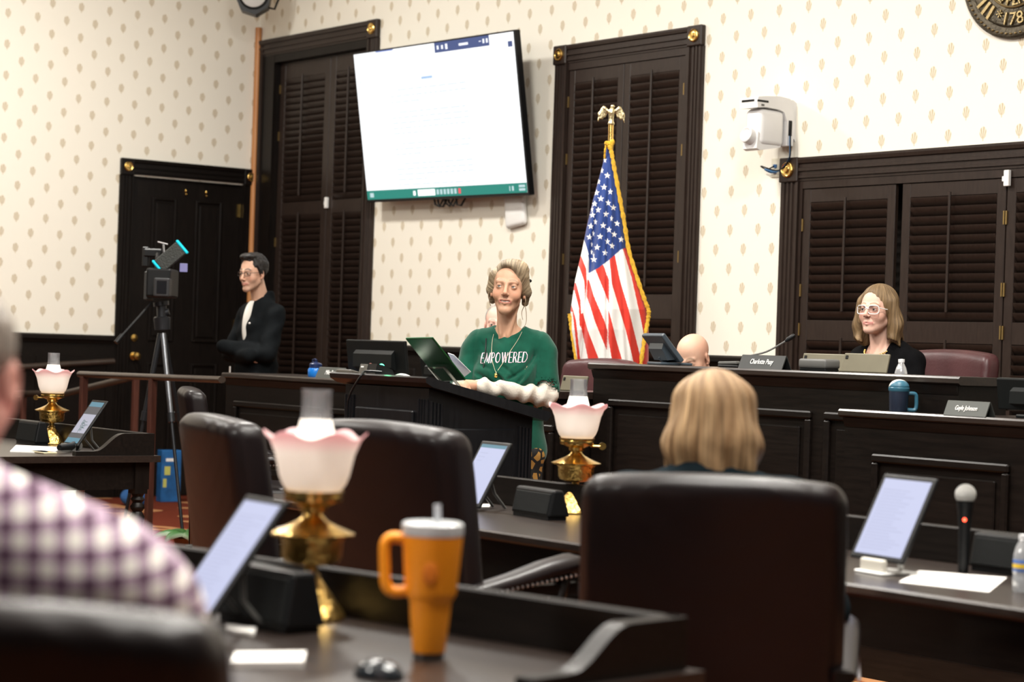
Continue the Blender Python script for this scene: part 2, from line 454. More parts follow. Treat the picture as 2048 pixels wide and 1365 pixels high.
def cm(op, a, bb=None):
    n = nt.nodes.new('ShaderNodeMath'); n.operation = op
    for i, q in enumerate((a, bb)):
        if q is None: continue
        if isinstance(q, (int, float)): n.inputs[i].default_value = q
        else: L(q, n.inputs[i])
    return n.outputs[0]
# key border between y=-3.35 and y=-2.95
yy = cm('DIVIDE', cm('ADD', sp.outputs[1], 3.0), .26); xx = cm('FRACT', cm('DIVIDE', sp.outputs[0], .26))
inb = cm('MULTIPLY', cm('GREATER_THAN', yy, 0.), cm('LESS_THAN', yy, 1.))
dxy = cm('MAXIMUM', cm('ABSOLUTE', cm('SUBTRACT', xx, .5)), cm('ABSOLUTE', cm('SUBTRACT', yy, .5)))
ring = cm('GREATER_THAN', cm('SINE', cm('MULTIPLY', cm('ADD', dxy, cm('MULTIPLY', cm('GREATER_THAN', xx, .5), .08)), 38.)), .1)
key = cm('MULTIPLY', inb, ring)
mx2 = nt.nodes.new('ShaderNodeMix'); mx2.data_type = 'RGBA'; mx2.inputs[7].default_value = (.5, .30, .14, 1)
bc = nt.nodes.new('ShaderNodeMix'); bc.data_type = 'RGBA'; bc.inputs[7].default_value = (.22, .042, .012, 1); L(mx.outputs[2], bc.inputs[6]); L(inb, bc.inputs[0])
L(key, mx2.inputs[0]); L(bc.outputs[2], mx2.inputs[6]); L(mx2.outputs[2], b.inputs['Base Color'])
b.inputs['Roughness'].default_value = .95; b.inputs['Specular IOR Level'].default_value = .1
nz = nt.nodes.new('ShaderNodeTexNoise'); nz.inputs['Scale'].default_value = 220; bp = nt.nodes.new('ShaderNodeBump'); bp.inputs['Strength'].default_value = .4; bp.inputs['Distance'].default_value = .006
L(g.outputs['Position'], nz.inputs[0]); L(nz.outputs[0], bp.inputs['Height']); L(bp.outputs[0], b.inputs['Normal'])
CARPET = m
PLASTER = mat('ceiling_plaster', (.78, .76, .7), .8, vary=.03)

def struct(o, label=None): o['kind'] = 'structure'; return o
RAIL = 1.335
XR = 17.5
struct(MB().box(-.3, XR, -13, .3, -.1, 0).build('floor', CARPET))
struct(MB().box(-.3, XR, -13, .3, 5.25, 5.4).build('ceiling', PLASTER))
# back wall with three openings
ops = [(.10, 1.70, .45, 3.765), (4.24, 5.490, .45, 3.345), (6.532, 9.60, .45, 2.42)]
mb = MB(); xs = 0
for (a, bb, z0, z1) in ops:
    mb.box(xs, a, 0, .3, 0, 5.25); mb.box(a, bb, 0, .3, 0, z0); mb.box(a, bb, 0, .3, z1, 5.25); xs = bb
mb.box(xs, XR, 0, .3, 0, 5.25)
struct(mb.build('wall_back', PAPER_B))
mb = MB()
mb.box(-.3, 0, -13, -1.168, 0, 5.25); mb.box(-.3, 0, -1.168, -.12, 2.66, 5.25); mb.box(-.3, 0, -.12, .3, 0, 5.25)
struct(mb.build('wall_left', PAPER_L))
# wainscot below the chair rail
wc = empty('baseboard_back', kind='structure')
for a, bb in ((1.845, 4.08), (5.61, 6.35), (9.75, XR)):
    MB().box(a, bb, -.02, .002, 0, RAIL-.06).build('wainscot_board', WOODX, wc)
    MB().extrude([(0, RAIL-.07), (-.035, RAIL-.07), (-.04, RAIL-.045), (-.06, RAIL-.04), (-.06, RAIL-.012), (-.045, RAIL), (0, RAIL)], a, bb, 'x').build('chair_rail', WOODX, wc)
    n = max(1, int((bb-a)/.62)); st = (bb-a)/n
    for i in range(n):
        MB().rbox(a+i*st+.07, a+(i+1)*st-.07, -.032, -.01, .32, 1.16, .01, 1).build('raised_panel', WOODX, wc)
wl = empty('baseboard_left', kind='structure')
MB().box(-.002, .02, -13, -1.29, 0, RAIL-.06).build('wainscot_board', WOODX, wl)
MB().extrude([(0, RAIL-.07), (.035, RAIL-.07), (.04, RAIL-.045), (.06, RAIL-.04), (.06, RAIL-.012), (.045, RAIL), (0, RAIL)], -13, -1.29, 'y').build('chair_rail', WOODX, wl)
for i in range(6):
    MB().rbox(.01, .032, -1.29-.62*(i+1)+.07, -1.29-.62*i-.07, .32, 1.16, .01, 1).build('raised_panel', WOODX, wl)

CASE = SHUT
HEADP = [(0, .03), (.10, .03), (.12, .05), (.22, .05), (.24, .036), (.40, .036), (.42, .058), (.54, .058), (.56, .04), (.72, .04), (.76, .062), (.9, .072), (1, .072)]
def head_casing(a, bb, z0, z1, M, name='head_casing', parent=None):
    pr = [(.0, z0)] + [(-d*.55, z0+t*(z1-z0)) for t, d in HEADP] + [(0, z1)]
    return MB().extrude(pr, a, bb, 'x', M).build(name, CASE if CASE else WOODX, parent)
def side_casing(a, bb, z0, z1, M, parent):
    F = [(0, .03), (.1, .03), (.13, .046), (.24, .046), (.27, .03), (.34, .03), (.37, .046), (.46, .046), (.49, .03), (.56, .03), (.59, .046), (.68, .046), (.71, .03), (.85, .03), (.88, .052), (1, .052)]
    pr = [(a, 0)] + [(a+t*(bb-a), -d*.6) for t, d in F] + [(bb, 0)]
    return MB().extrude(pr, z0, z1, 'z', M).build('side_casing', CASE if CASE else WOOD, parent)
ROS = MB().lathe([(.001, .020), (.012, .019), (.016, .012), (.028, .008), (.036, .010), (.040, .013), (.044, .010), (.046, 0)], 28, RX(90), cap=True).mesh('rosette', True)
def corner_block(x0, x1, z0, z1, M, parent):
    o = MB().rbox(x0, x1, -.042, 0, z0, z1, .006, 1, M).build('corner_block', CASE if CASE else WOOD, parent)
    c = M @ Vector(((x0+x1)/2, -.0415, (z0+z1)/2))
    r = link('rosette', ROS, BRASS, o); r.location = c; r.rotation_euler = M.to_euler(); s = min(x1-x0, z1-z0)/.14; r.scale = (s, s, s)
    r['label'] = 'round polished brass rosette'
    return o
I4 = Matrix.Identity(4)
AGED = mat('aged_brass', (.28, .19, .07), .45, .8)
SLAT_PITCH = .0545
def slat_mesh(wd):
    pr = []
    for i in range(10):                       # thin lens section tilted
        a = 2*PI*i/10; pr.append((math.cos(a)*.031, math.sin(a)*.0045))
    t = math.radians(57); c, s = math.cos(t), math.sin(t)
    pr = [(p*c-q*s, -(p*s+q*c)) for p, q in pr]
    return MB().extrude(pr, -wd/2, wd/2, 'x').mesh('slat', True, 50)
HINGE = MB().box(-.0045, .0045, -.004, .004, -.038, .038).mesh('hinge')
def shutter(parent, xa, xb, y, ztop, zbot, ranges, stile, hinge_side, toprail):
    mb = MB(); th = .03
    mb.rbox(xa, xa+stile, y-th/2, y+th/2, zbot, ztop, .003, 1); mb.rbox(xb-stile, xb, y-th/2, y+th/2, zbot, ztop, .003, 1)
    zs = [ztop] + [q for r in ranges for q in r] + [zbot]
    for i in range(0, len(zs), 2):
        mb.rbox(xa+stile-.002, xb-stile+.002, y-th/2+.002, y+th/2-.002, zs[i+1], zs[i], .003, 1)
    p = mb.build('shutter_panel', SHUT, parent)
    wd = xb-xa-2*stile; me = slat_mesh(wd); me.materials.append(SHUT)
    xc = (xa+xb)/2
    for (z1, z0) in ranges:
        n = int((z1-z0)/SLAT_PITCH); st = (z1-z0)/n
        for i in range(n):
            o = link('slat', me, None, p); o.location = (xc, y, z1-(i+.5)*st)
        MB().rbox(xc-.008, xc+.008, y-.048, y-.034, z0+.05, z1+.022, .003, 1).build('tilt_rod', SHUT, p)
    hx = xa if hinge_side < 0 else xb
    for hz in (ztop-.22, (ztop+zbot)/2+.1, ztop-.62):
        h = link('hinge', HINGE, AGED, p); h.location = (hx+hinge_side*-.004, y-.02, hz)
    return p
def window(n, x0, x1, ztop, zhead, zin, panels, ranges, y, left_ros=True, right_ros=True, bw=.14, label=None):
    w_ = empty('window_%d' % n, kind='structure')
    head_casing(x0+bw*(1 if left_ros else 0), x1-bw*(1 if right_ros else 0), zhead, ztop, I4, parent=w_)
    if left_ros: corner_block(x0, x0+bw, zhead-.005, ztop+.004, I4, w_)
    if right_ros: corner_block(x1-bw, x1, zhead-.005, ztop+.004, I4, w_)
    side_casing(x0 if left_ros else 0.002, x0+bw if left_ros else .10, .3, zhead if left_ros else ztop, I4, w_)
    if right_ros: side_casing(x1, x1-bw, .3, zhead-.005, I4, w_)
    MB().box(panels[0][0]-.1, panels[-1][1]+.1, .2, .24, .4, ztop).build('backing', WOOD, w_)
    # inner stop frame
    f = MB(); f.box(x0+bw if left_ros else .1, panels[0][0], -.012, .2, .45, zhead); f.box(panels[-1][1], x1-bw+.001, -.012, .2, .45, zhead); f.box(panels[0][0], panels[-1][1], -.010, .2, zin, zhead)
    f.build('stop_frame', SHUT if left_ros else WOOD, w_)
    MB().rbox(x0, x1, -.09, .05, .40, .45, .006, 1).build('window_sill', WOODX, w_)
    for i, (a, bb) in enumerate(panels):
        shutter(w_, a+.003, bb-.003, y, zin-.003, .452, ranges, .062 if n != 1 else .08, -1 if i % 2 == 0 else 1, .09)
    return w_
window(1, 0.0, 1.86, 3.902, 3.765, 3.70, [(.275, 1.062), (1.062, 1.68)], [(3.555, 2.505), (2.395, .62)], .07, left_ros=False)
window(2, 4.10, 5.630, 3.470, 3.345, 3.295, [(4.243, 4.833), (4.833, 5.452)], [(3.20, 1.725), (1.56, .62)], .012)
window(3, 6.375, 9.755, 2.562, 2.42, 2.372, [(6.555, 7.305), (7.353, 8.115), (8.118, 8.86), (8.863, 9.595)], [(2.285, 1.568), (1.443, .62)], .012, bw=.157)

# door in the left wall, next to the corner
CASE = None
dr = empty('door_1', kind='structure')
ML = RZ(90)                                   # local x -> room y, local -y -> room +x
head_casing(-1.287+.12, -.12, 2.672, 2.80, ML, parent=dr)
corner_block(-1.287, -1.167, 2.662, 2.80, ML, dr); corner_block(-.122, -.002, 2.662, 2.80, ML, dr)
side_casing(-1.287, -1.167, 0, 2.662, ML, dr); side_casing(-.002, -.122, 0, 2.662, ML, dr)
MB().box(-1.169, -1.16, .0, .3, 0, 2.665, ML).box(-.128, -.119, .0, .3, 0, 2.665, ML).box(-1.169, -.119, 0, .3, 2.655, 2.664, ML).build('door_jamb', WOOD, dr)
leaf = MB().box(-1.167, -.118, .03, .07, .01, 2.66, ML).build('door_leaf', WOOD, dr)
for (ya, yb, z0, z1) in ((-.965, -.735, 1.30, 2.50), (-.555, -.30, 1.30, 2.50), (-.965, -.735, .25, 1.12), (-.555, -.30, .25, 1.12)):
    fr = MB(); t = .022
    for q in ((ya, ya+t, z0, z1), (yb-t, yb, z0, z1), (ya+t, yb-t, z0, z0+t), (ya+t, yb-t, z1-t, z1)):
        fr.rbox(q[0], q[1], .012, .032, q[2], q[3], .006, 1, ML)
    f_ = fr.build('panel_moulding', WOOD, leaf)
    MB().rbox(ya+.04, yb-.04, .02, .034, z0+.04, z1-.04, .008, 1, ML).build('raised_panel', WOOD, leaf)
for yy_ in (-.655, -.46):                     # small brass fittings above the panels
    MB().sphere((.0, .022, 2.575), (.012, .012, .016), 10, 6, ML @ T(yy_)).sphere((.0, .018, 2.545), (.010, .014, .010), 10, 6, ML @ T(yy_)).build('brass_fitting', BRASS, leaf, True)
for zz in (2.44, 1.45, .4):
    MB().box(-.15, -.125, .018, .034, zz-.055, zz+.055, ML).build('hinge', BRASS, leaf)
kx = ML @ T(-1.09, 0, 0)
MB().lathe([(.0, 0), (.034, .002), (.034, .008), (.016, .012), (.014, .04), (.03, .052), (.036, .066), (.028, .08), (.001, .086)], 20, kx @ T(0, .03, 1.17) @ RX(90)).build('door_knob', BRASS, leaf, True)
MB().lathe([(.0, 0), (.03, .002), (.03, .01), (.001, .014)], 18, kx @ T(0, .03, 1.32) @ RX(90)).build('deadbolt', BRASS, leaf, True)
# wooden bead down the corner
CORN = mat('honey_wood', (.42, .17, .055), .4, col2=(.52, .24, .085), vscale=4, stretch=(8, 8, .8))
tr = MB().tube([(.028, -.028, .02), (.028, -.028, 4.02)], .028, 12).build('trim_1', CORN, None, True); tr['kind'] = 'structure'
# raised platform behind the bench
struct(MB().box(3.6, XR, -2.45, -.03, 0, .11).build('platform_floor', CARPET))
# ================================================================ bench, lectern, desks, chairs, rails
def panel_frame(mb, x0, x1, z0, z1, y, t=.035, d=.022):
    """raised picture-frame moulding on a face that looks towards -y"""
    for q in ((x0, x1, z1-t, z1), (x0, x1, z0, z0+t), (x0, x0+t, z0+t, z1-t), (x1-t, x1, z0+t, z1-t)):
        mb.rbox(q[0], q[1], y-d, y+.002, q[2], q[3], .007, 1)
def bench(x0, x1, yf, depth, ztop, panels, label, name='dais_bench', zmould=None):
    e = empty(name, ((x0+x1)/2, yf+depth/2, 0), label=label, cat='bench')
    ox, oy = e.location.x, e.location.y
    M = T(-ox, -oy, 0)
    MB().box(x0+.02, x1-.02, yf+.025, yf+depth-.03, 0, ztop-.03, M).build('body', WOODX, e)
    MB().extrude([(yf, ztop-.008), (yf+.008, ztop), (yf+depth, ztop), (yf+depth, ztop-.035), (yf+.012, ztop-.035), (yf, ztop-.026)], x0, x1, 'x', M).build('top', DESKTOP, e)
    MB().extrude([(yf+.022, ztop-.036), (yf+.008, ztop-.036), (yf+.016, ztop-.06), (yf+.022, ztop-.075)], x0+.02, x1-.02, 'x', M).build('cornice', WOODX, e)
    for a, bb in panels:
        mb = MB(); panel_frame(mb, a-ox, bb-ox, .2, zmould, yf+.025-oy)
        p = mb.build('panel_moulding', WOODX, e)
        MB().rbox(a-ox+.07, bb-ox-.07, yf+.012-oy, yf+.03-oy, .27, zmould-.07, .006, 1).build('raised_panel', WOODX, p)
    MB().box(x0+.015, x1-.015, yf+.005, yf+.03, 0, .13, M).build('plinth', WOODX, e)
    return e
bench(4.30, 7.60, -2.737, .52, 1.128, [(4.44, 5.42), (5.52, 6.5), (6.6, 7.56)], 'dark low wing of the bench behind the lectern, left of the flag', zmould=.960)
cb_ = bench(7.585, 9.960, -2.537, .36, 1.277, [(7.74, 9.12), (9.2, 9.94)], 'taller dark centre section of the bench with a nameplate on top', zmould=1.100)
MB().box(7.62, 9.93, -2.18, -1.99, 1.14, 1.165, T(-cb_.location.x, -cb_.location.y, 0)).build('inner_shelf', DESKTOP, cb_)
rw = bench(9.41, 12.2, -2.66, .12, 1.122, [(9.60, 10.32), (10.4, 11.2), (11.3, 12.1)], 'dark right wing of the bench behind the standing microphone', zmould=.941)
MB().box(9.98, 12.2, -2.55, -2.12, 1.087, 1.122, T(-rw.location.x, -rw.location.y, 0)).build('rear_top', DESKTOP, rw)

# ---- lectern
LX0, LX1, LYF, LYR = 7.905, 8.592, -4.222, -3.63
lec = empty('lectern', ((LX0+LX1)/2, (LYF+LYR)/2, 0), label='dark fluted wooden lectern with a slanted top in front of the speaker', cat='lectern')
M = T(-lec.location.x, -lec.location.y, 0)
LECW = mat('lectern_wood', (.004, .0044, .0056), .32, spec=.38, col2=(.008, .0084, .010), vscale=5, stretch=(12, 12, 1.2), bump=.04, bscale=30)
zf, zr = 1.155, 1.035
mb = MB(); vs = [(LX0+.03, LYF+.02, 0), (LX1-.03, LYF+.02, 0), (LX1-.03, LYR-.02, 0), (LX0+.03, LYR-.02, 0), (LX0+.03, LYF+.02, zf), (LX1-.03, LYF+.02, zf), (LX1-.03, LYR-.02, zr), (LX0+.03, LYR-.02, zr)]
mb.add([M @ Vector(q) for q in vs], [(0, 3, 2, 1), (4, 5, 6, 7), (0, 1, 5, 4), (1, 2, 6, 5), (2, 3, 7, 6), (3, 0, 4, 7)]); mb.build('body', LECW, lec)
sl_ = (1.199-1.072)/(LYR-LYF+.0)
pr = [(LYF-.035, 1.199), (LYF-.02, 1.205), (LYR+.03, 1.205-(LYR+.05-LYF)*sl_), (LYR+.045, 1.19-(LYR+.05-LYF)*sl_), (LYR+.02, 1.158-(LYR+.03-LYF)*sl_), (LYF+.005, 1.162), (LYF-.03, 1.180)]
MB().extrude(pr, LX0-.02, LX1+.02, 'x', M).build('slanted_top', LECW, lec)
# fluted corner pilasters
for px_, face in ((LX0+.03, 'f'), (LX1-.105, 'f'), (LYF+.02, 's'), (LYR-.10, 's')):
    mb = MB()
    for i in range(4):
        if face == 'f': mb.tube([(px_+.012+i*.018, LYF+.018, .12), (px_+.012+i*.018, LYF+.018, 1.11)], .0075, 8, M)
        else:
            q = px_+.012+i*.018; mb.tube([(LX1-.028, q, .12), (LX1-.028, q, 1.11-(q-LYF)*sl_)], .0075, 8, M)
    mb.build('fluted_pilaster', LECW, lec, True)
MB().rbox(LX0+.125, LX1-.125, LYF+.006, LYF+.03, .16, 1.06, .006, 1, M).build('front_panel', LECW, lec)
MB().rbox(LX1-.045, LX1-.022, LYF+.12, LYR-.12, .16, .99, .006, 1, M).build('side_panel', LECW, lec)
MB().box(LX0+.01, LX1-.01, LYF, LYR, 0, .1, M).build('plinth', LECW, lec)
sc_ = onz(790, 905, .95); sealp = Vector(((LX0+LX1)/2+.01, LYF+.004, .815))
sm = MB(); sm.lathe([(.001, .008), (.075, .008), (.08, .011), (.10, .011), (.108, .006), (.108, 0)], 40, M @ T(*sealp) @ RX(90))
so = sm.build('round_seal', mat('seal_bronze', (.10, .055, .025), .4, .8, bump=.6, bscale=70), lec, True)
mb = MB()
for i in range(44):
    a = 2*PI*i/44; mb.sphere(sealp+Vector((.094*math.cos(a), -.012, .094*math.sin(a))), .0042, 6, 4, M)
mb.build('bead_border', BRASS, so, True)

# ---- desks with a low gallery
def turned_leg(x, y, h):
    return MB().box(x-.035, x+.035, y-.035, y+.035, h-.16, h).lathe([(.034, h-.16), (.026, h-.175), (.036, h-.19), (.024, h-.205), (.036, h-.225), (.036, h-.235), (.024, h-.25), (.038, h-.275), (.034, h-.33), (.026, h-.45), (.022, .10), (.032, .085), (.024, .07), (.03, .04), (.02, .0)], 14, T(x, y, 0))
def desk(label, loc, rz, Lg, Dp, gh=.105, ret_r=True, ret_l=True, gal=True, round_left=False):
    e = empty('council_desk', loc, rz, label, 'desk')
    z = .74
    # top slab: x from -Lg..0, y from -Dp..0
    prof = [(-Dp, z-.006), (-Dp+.006, z), (0, z), (0, z-.032), (-Dp+.008, z-.032), (-Dp, z-.024)]
    MB().extrude(prof, -Lg, 0, 'x').build('top', DESKTOP, e)
    for q in ((-Lg+.05, -.05, -Dp+.05, -Dp+.075), (-Lg+.05, -.05, -.06, -.035), (-.085, -.06, -Dp+.06, -.05), (-Lg+.06, -Lg+.085, -Dp+.06, -.05)):
        MB().box(q[0], q[1], q[2], q[3], z-.17, z-.032).build('apron', WOODX, e)
    xs_ = [-Lg+.08, -.08] if Lg < 2.4 else [-Lg+.08, -Lg/2, -.08]
    for x in xs_:
        for y in (-Dp+.08, -.08): turned_leg(x, y, z-.032).build('leg', WOOD, e, True)
    if gal:
        MB().rbox(-Lg+.03, -.03, -.055, -.025, z-.002, z+gh, .004, 1).build('gallery_back', WOODX, e)
        for ok, x in ((ret_r, -.055), (ret_l, -Lg+.03)):
            if not ok: continue
            pr = [(-.025, z-.002), (-.025, z+gh)]
            pr += [(-.19, z+gh)]
            for i in range(1, 10):
                t = i/10; pr.append((-.19-.16*t, z+gh-(gh-.022)*(.5-.5*math.cos(PI*t))))
            pr += [(-.36, z+.022), (-.45, z+.022), (-.45, z-.002)]
            MB().extrude([(x+.025-.045, 0)], 0, 0) if False else None
            o = MB(); n = len(pr); vs = [(xx, p, q) for xx in (x-.012, x+.03) for p, q in pr]
            o.add(vs, [(i, (i+1) % n, n+(i+1) % n, n+i) for i in range(n)]+[tuple(range(n)), tuple(n+i for i in range(n))])
            o.build('gallery_side', WOODX, e)
    return e
desk('long dark desk under the two tablets and the middle oil lamp', (13.4, -4.345, 0), 0, 4.75, .78, gh=.107)
desk('dark desk at the far left under the farthest oil lamp', (6.30, -4.215, 0), 0, 2.3, .95, gh=.11)
dv = Vector((12.684-11.761, -6.557+6.705, 0)); D1R = math.atan2(dv.y, dv.x)
D1LOC = Vector((12.752, -6.538, 0))
desk('nearest dark desk under the orange tumbler and foreground oil lamp', D1LOC, D1R, 2.6, .86, gh=.100)

# ---- leather chairs
def chair_back_sdf(wd, z0, z1, rec, crown):
    xs = axis_pts(-wd/2-.06, wd/2+.06, .013); ys = axis_pts(-.32, .22, .013); zs = axis_pts(z0-.04, z1+.06, .013)
    s = SDF(xs, ys, zs)
    X, Y, Z = s.P((slice(None),)*3)
    t = (Z-z0)/(z1-z0)
    yc = -.16-rec*t**1.2+.10*(X/(wd/2))**2*.45                 # reclined, wrapping forward at the sides
    hw = wd/2*(1-.06*(t < 0)*1-.03*np.clip(t-.72, 0, 1)**1.4*4)+0*Y
    top = z1-crown*(X/(wd/2))**2
    r = .042
    qx = np.abs(X)-hw+r+0*Z; qy = np.abs(Y-yc)-.062+r; qz = np.maximum(Z-top, z0-Z)+r
    d = np.sqrt(np.maximum(qx, 0)**2+np.maximum(qy, 0)**2+np.maximum(qz, 0)**2)+np.minimum(np.maximum(qx, np.maximum(qy, qz)), 0)-r
    # welt groove between the rear panel and the border band
    d = d+.005*np.exp(-((np.abs(Y-yc+.045))/.008)**2)*(d > -.03)
    s.F = d.astype(np.float32)
    return s
def cushion(hx, hy, hz, r, puff):
    s = SDF(axis_pts(-hx-.04, hx+.04, .016), axis_pts(-hy-.04, hy+.04, .016), axis_pts(-hz-.06, hz+.06, .014))
    s.box((0, 0, 0), (hx, hy, hz), r)
    return s.disp(lambda X, Y, Z: -puff*np.exp(-(X/hx)**2*1.5-(Y/hy)**2*1.5)*(Z > 0)+0*X)
_bk = chair_back_sdf(.62, .40, 1.06, .09, .02)
CH_BACK = _bk.mesh('backrest'); CH_BACK.materials.append(LEATHER)
CH_SEAT = cushion(.27, .27, .065, .05, .02).mesh('seat'); CH_SEAT.materials.append(LEATHER)
ARM = MB().tube([(0, -.20, .60), (0, -.12, .61), (0, .0, .63), (0, .12, .655), (0, .22, .67), (0, .275, .66), (0, .29, .625)], [.03, .036, .04, .045, .046, .042, .02], 12, flat=.62, up=(0, 0, 1)).mesh('armrest', True, 60); ARM.materials.append(LEATHER)
ARMP = MB().tube([(0, .20, .645), (0, .17, .55), (0, .06, .46), (0, .0, .42)], [.022, .02, .022, .026], 10, flat=1.4, up=(1, 0, 0)).box(-.018, .018, -.22, .26, .585, .615).mesh('arm_support', True, 50); ARMP.materials.append(WOOD)
nm = MB()
for i in range(26):
    t = i/25; nm.sphere((0, -.20+.47*t, .592+.05*t), .0055, 6, 4)
NAIL = nm.mesh('nail_trim', True); NAIL.materials.append(STEEL)
BASE = MB()
for i in range(5):
    a = 2*PI*i/5+.3; BASE.tube([(0, 0, .10), (.15*math.cos(a), .15*math.sin(a), .09), (.30*math.cos(a), .30*math.sin(a), .06)], [.032, .028, .02], 8)
BASEM = BASE.lathe([(.045, .06), (.045, .13), (.03, .14), (.028, .36), (.06, .37), (.06, .39)], 16).mesh('star_base', True, 40); BASEM.materials.append(WOOD)
CAST = MB().lathe([(.012, -.012), (.026, -.010), (.026, .010), (.012, .012)], 14, RY(90)).mesh('caster', True); CAST.materials.append(BLACKP)
CH_PROTO = []
def chair(label, loc, fac, z=0., scale=1., group='oxblood leather council chairs', recl=0.):
    e = empty('leather_chair', (loc[0], loc[1], z), yaw_of(Vector(fac)), label, 'chair', group)
    e.scale = (scale, scale, scale)
    link('backrest', CH_BACK, None, e); s = link('seat', CH_SEAT, None, e); s.location = (0, .08, .455)
    for sx in (-1, 1):
        a = link('armrest', ARM, None, e); a.location = (sx*.31, .0, 0)
        p = link('arm_support', ARMP, None, e); p.location = (sx*.31, 0, 0)
        n = link('nail_trim', NAIL, None, a); n.location = (sx*.036, 0, .004)
    link('star_base', BASEM, None, e)
    for i in range(5):
        t = 2*PI*i/5+.3; c = link('caster', CAST, None, e); c.location = (.30*math.cos(t), .30*math.sin(t), .027); c.rotation_euler = (0, 0, t)
    return e
YP = Vector((0, 1, 0))
def dirw(alpha):                      # facing away from the photographer, turned alpha degrees to the picture's right
    a = math.radians(alpha); return FWD*math.cos(a)+RGT*math.sin(a)
c1 = chair('leather chair with the blonde woman seated in it', at(1438, 900, 5.05), dirw(8), scale=1.0)
c2 = chair('empty leather chair between the foreground lamp and the middle lamp', at(880, 900, 6.25), dirw(46), scale=1.05)
c3 = chair('empty leather chair left of the foreground oil lamp', at(566, 900, 6.85), dirw(66), scale=1.03)
c4 = chair('nearest leather chair, with the man in the checked shirt', at(48, 900, 2.50), dirw(6), scale=.985)
c5 = chair('leather chair behind the seated woman in black', at(1838, 700, 10.35), -YP, .11, 1.02)
c5.scale.z = 1.22
LEATHER2 = mat('burgundy_leather', (.045, .014, .016), .4, spec=.4, col2=(.07, .024, .026), vscale=5, bump=.07, bscale=90)
c6 = chair('leather chair seen just right of the green shirt, behind the bench', at(1150, 700, 11.75), -YP, .11, .98)
c6.scale.z = 1.12
c7 = chair('dark leather chair in front of the left bench end, behind the left chair', at(462, 800, 11.9), dirw(80), 0, 1.0)

for c_ in (c5, c6):
    for o in [q for q in bpy.data.objects if q.parent == c_ and q.name.split('.')[0] in ('backrest', 'seat', 'armrest')]:
        o.material_slots[0].link = 'OBJECT'; o.material_slots[0].material = LEATHER2

# ---- ramp railings
RW = mat('railing_wood', (.05, .017, .012), .35, spec=.5, col2=(.085, .03, .02), vscale=5, stretch=(6, 6, 1))
RT = mat('railing_cap', (.035, .024, .018), .3, spec=.6, vary=.2)
rl = empty('ramp_railing', ony(300, 750, -3.0)*1, label='wooden ramp railing with two posts behind the far left desk', cat='railing'); rl.location.z = 0
Mr = T(-rl.location.x, -rl.location.y, 0)
pa, pb = ony(160, 749, -2.98), ony(444, 760, -2.98)
MB().tube([pa, pb], .026, 12, Mr, flat=.8).build('handrail', RT, rl, True)
for px_ in (168, 306):
    q = ony(px_, 757, -2.98); MB().rbox(q.x-.022, q.x+.022, q.y-.022, q.y+.022, 0, q.z+.01, .004, 1, Mr).build('post', RW, rl)
rl2 = empty('ramp_railing', (onz(150, 995, 0).x, -1.75, 0), label='sloping ramp railing rising behind the far left oil lamp', cat='railing')
Mr = T(-rl2.location.x, -rl2.location.y, 0)
q0, q1, q2 = ony(20, 788, -2.2), ony(130, 788, -2.2), ony(272, 753, -1.9)
MB().tube([q0, q1, q2], .026, 12, Mr).build('handrail', RT, rl2, True)
for q in (q0+Vector((.25, 0, 0)), q2):
    MB().rbox(q.x-.022, q.x+.022, q.y-.022, q.y+.022, 0, q.z, .004, 1, Mr).build('post', RW, rl2)
q0, q1 = onx(0, 737, .10), onx(228, 723, .10)
rl3 = empty('wall_handrail', (.1, (q0.y+q1.y)/2, 0), label='dark handrail fixed along the left wall wainscot', cat='handrail')
Mr = T(-rl3.location.x, -rl3.location.y, 0)
q0 = q0+(q0-q1)*.6
MB().tube([q0, q1], .024, 12, Mr).build('rail', RT, rl3, True)
for t in (.2, .75):
    q = q0.lerp(q1, t); MB().tube([q, q+Vector((-.04, 0, -.04)), q+Vector((-.085, 0, -.05))], .008, 8, Mr).build('bracket', BRASS, rl3, True)
def smooth_path(p, n=6):
    out = []
    for i in range(len(p)-1):
        a, b_, c, d_ = p[max(i-1, 0)], p[i], p[i+1], p[min(i+2, len(p)-1)]
        for j in range(n):
            t = j/n; out.append(.5*((2*b_)+(c-a)*t+(2*a-5*b_+4*c-d_)*t*t+(3*b_-a-3*c+d_)*t**3))
    return out+[p[-1]]
# ================================================================ things
# ---- oil lamps
def glass_shade_mat():
    m, nt, b = _nodes('frosted_pink_glass'); L = nt.links.new
    tc = nt.nodes.new('ShaderNodeTexCoord'); sp = nt.nodes.new('ShaderNodeSeparateXYZ'); L(tc.outputs['Object'], sp.inputs[0])
    mr = nt.nodes.new('ShaderNodeMapRange'); mr.inputs[1].default_value = .352; mr.inputs[2].default_value = .400; L(sp.outputs[2], mr.inputs[0])
    mx = nt.nodes.new('ShaderNodeMix'); mx.data_type = 'RGBA'; mx.inputs[6].default_value = (.93, .89, .86, 1); mx.inputs[7].default_value = (.88, .56, .59, 1)
    L(mr.outputs[0], mx.inputs[0]); L(mx.outputs[2], b.inputs['Base Color'])
    b.inputs['Roughness'].default_value = .35
    tr = nt.nodes.new('ShaderNodeBsdfTranslucent'); L(mx.outputs[2], tr.inputs[0])
    ms = nt.nodes.new('ShaderNodeMixShader'); ms.inputs[0].default_value = .45
    L(b.outputs[0], ms.inputs[1]); L(tr.outputs[0], ms.inputs[2]); L(ms.outputs[0], nt.nodes['Material Output'].inputs[0])
    return m
SHADE = glass_shade_mat()
m, nt, b = _nodes('clear_glass_thin'); L = nt.links.new
tp = nt.nodes.new('ShaderNodeBsdfTransparent'); tp.inputs[0].default_value = (.88, .89, .9, 1)
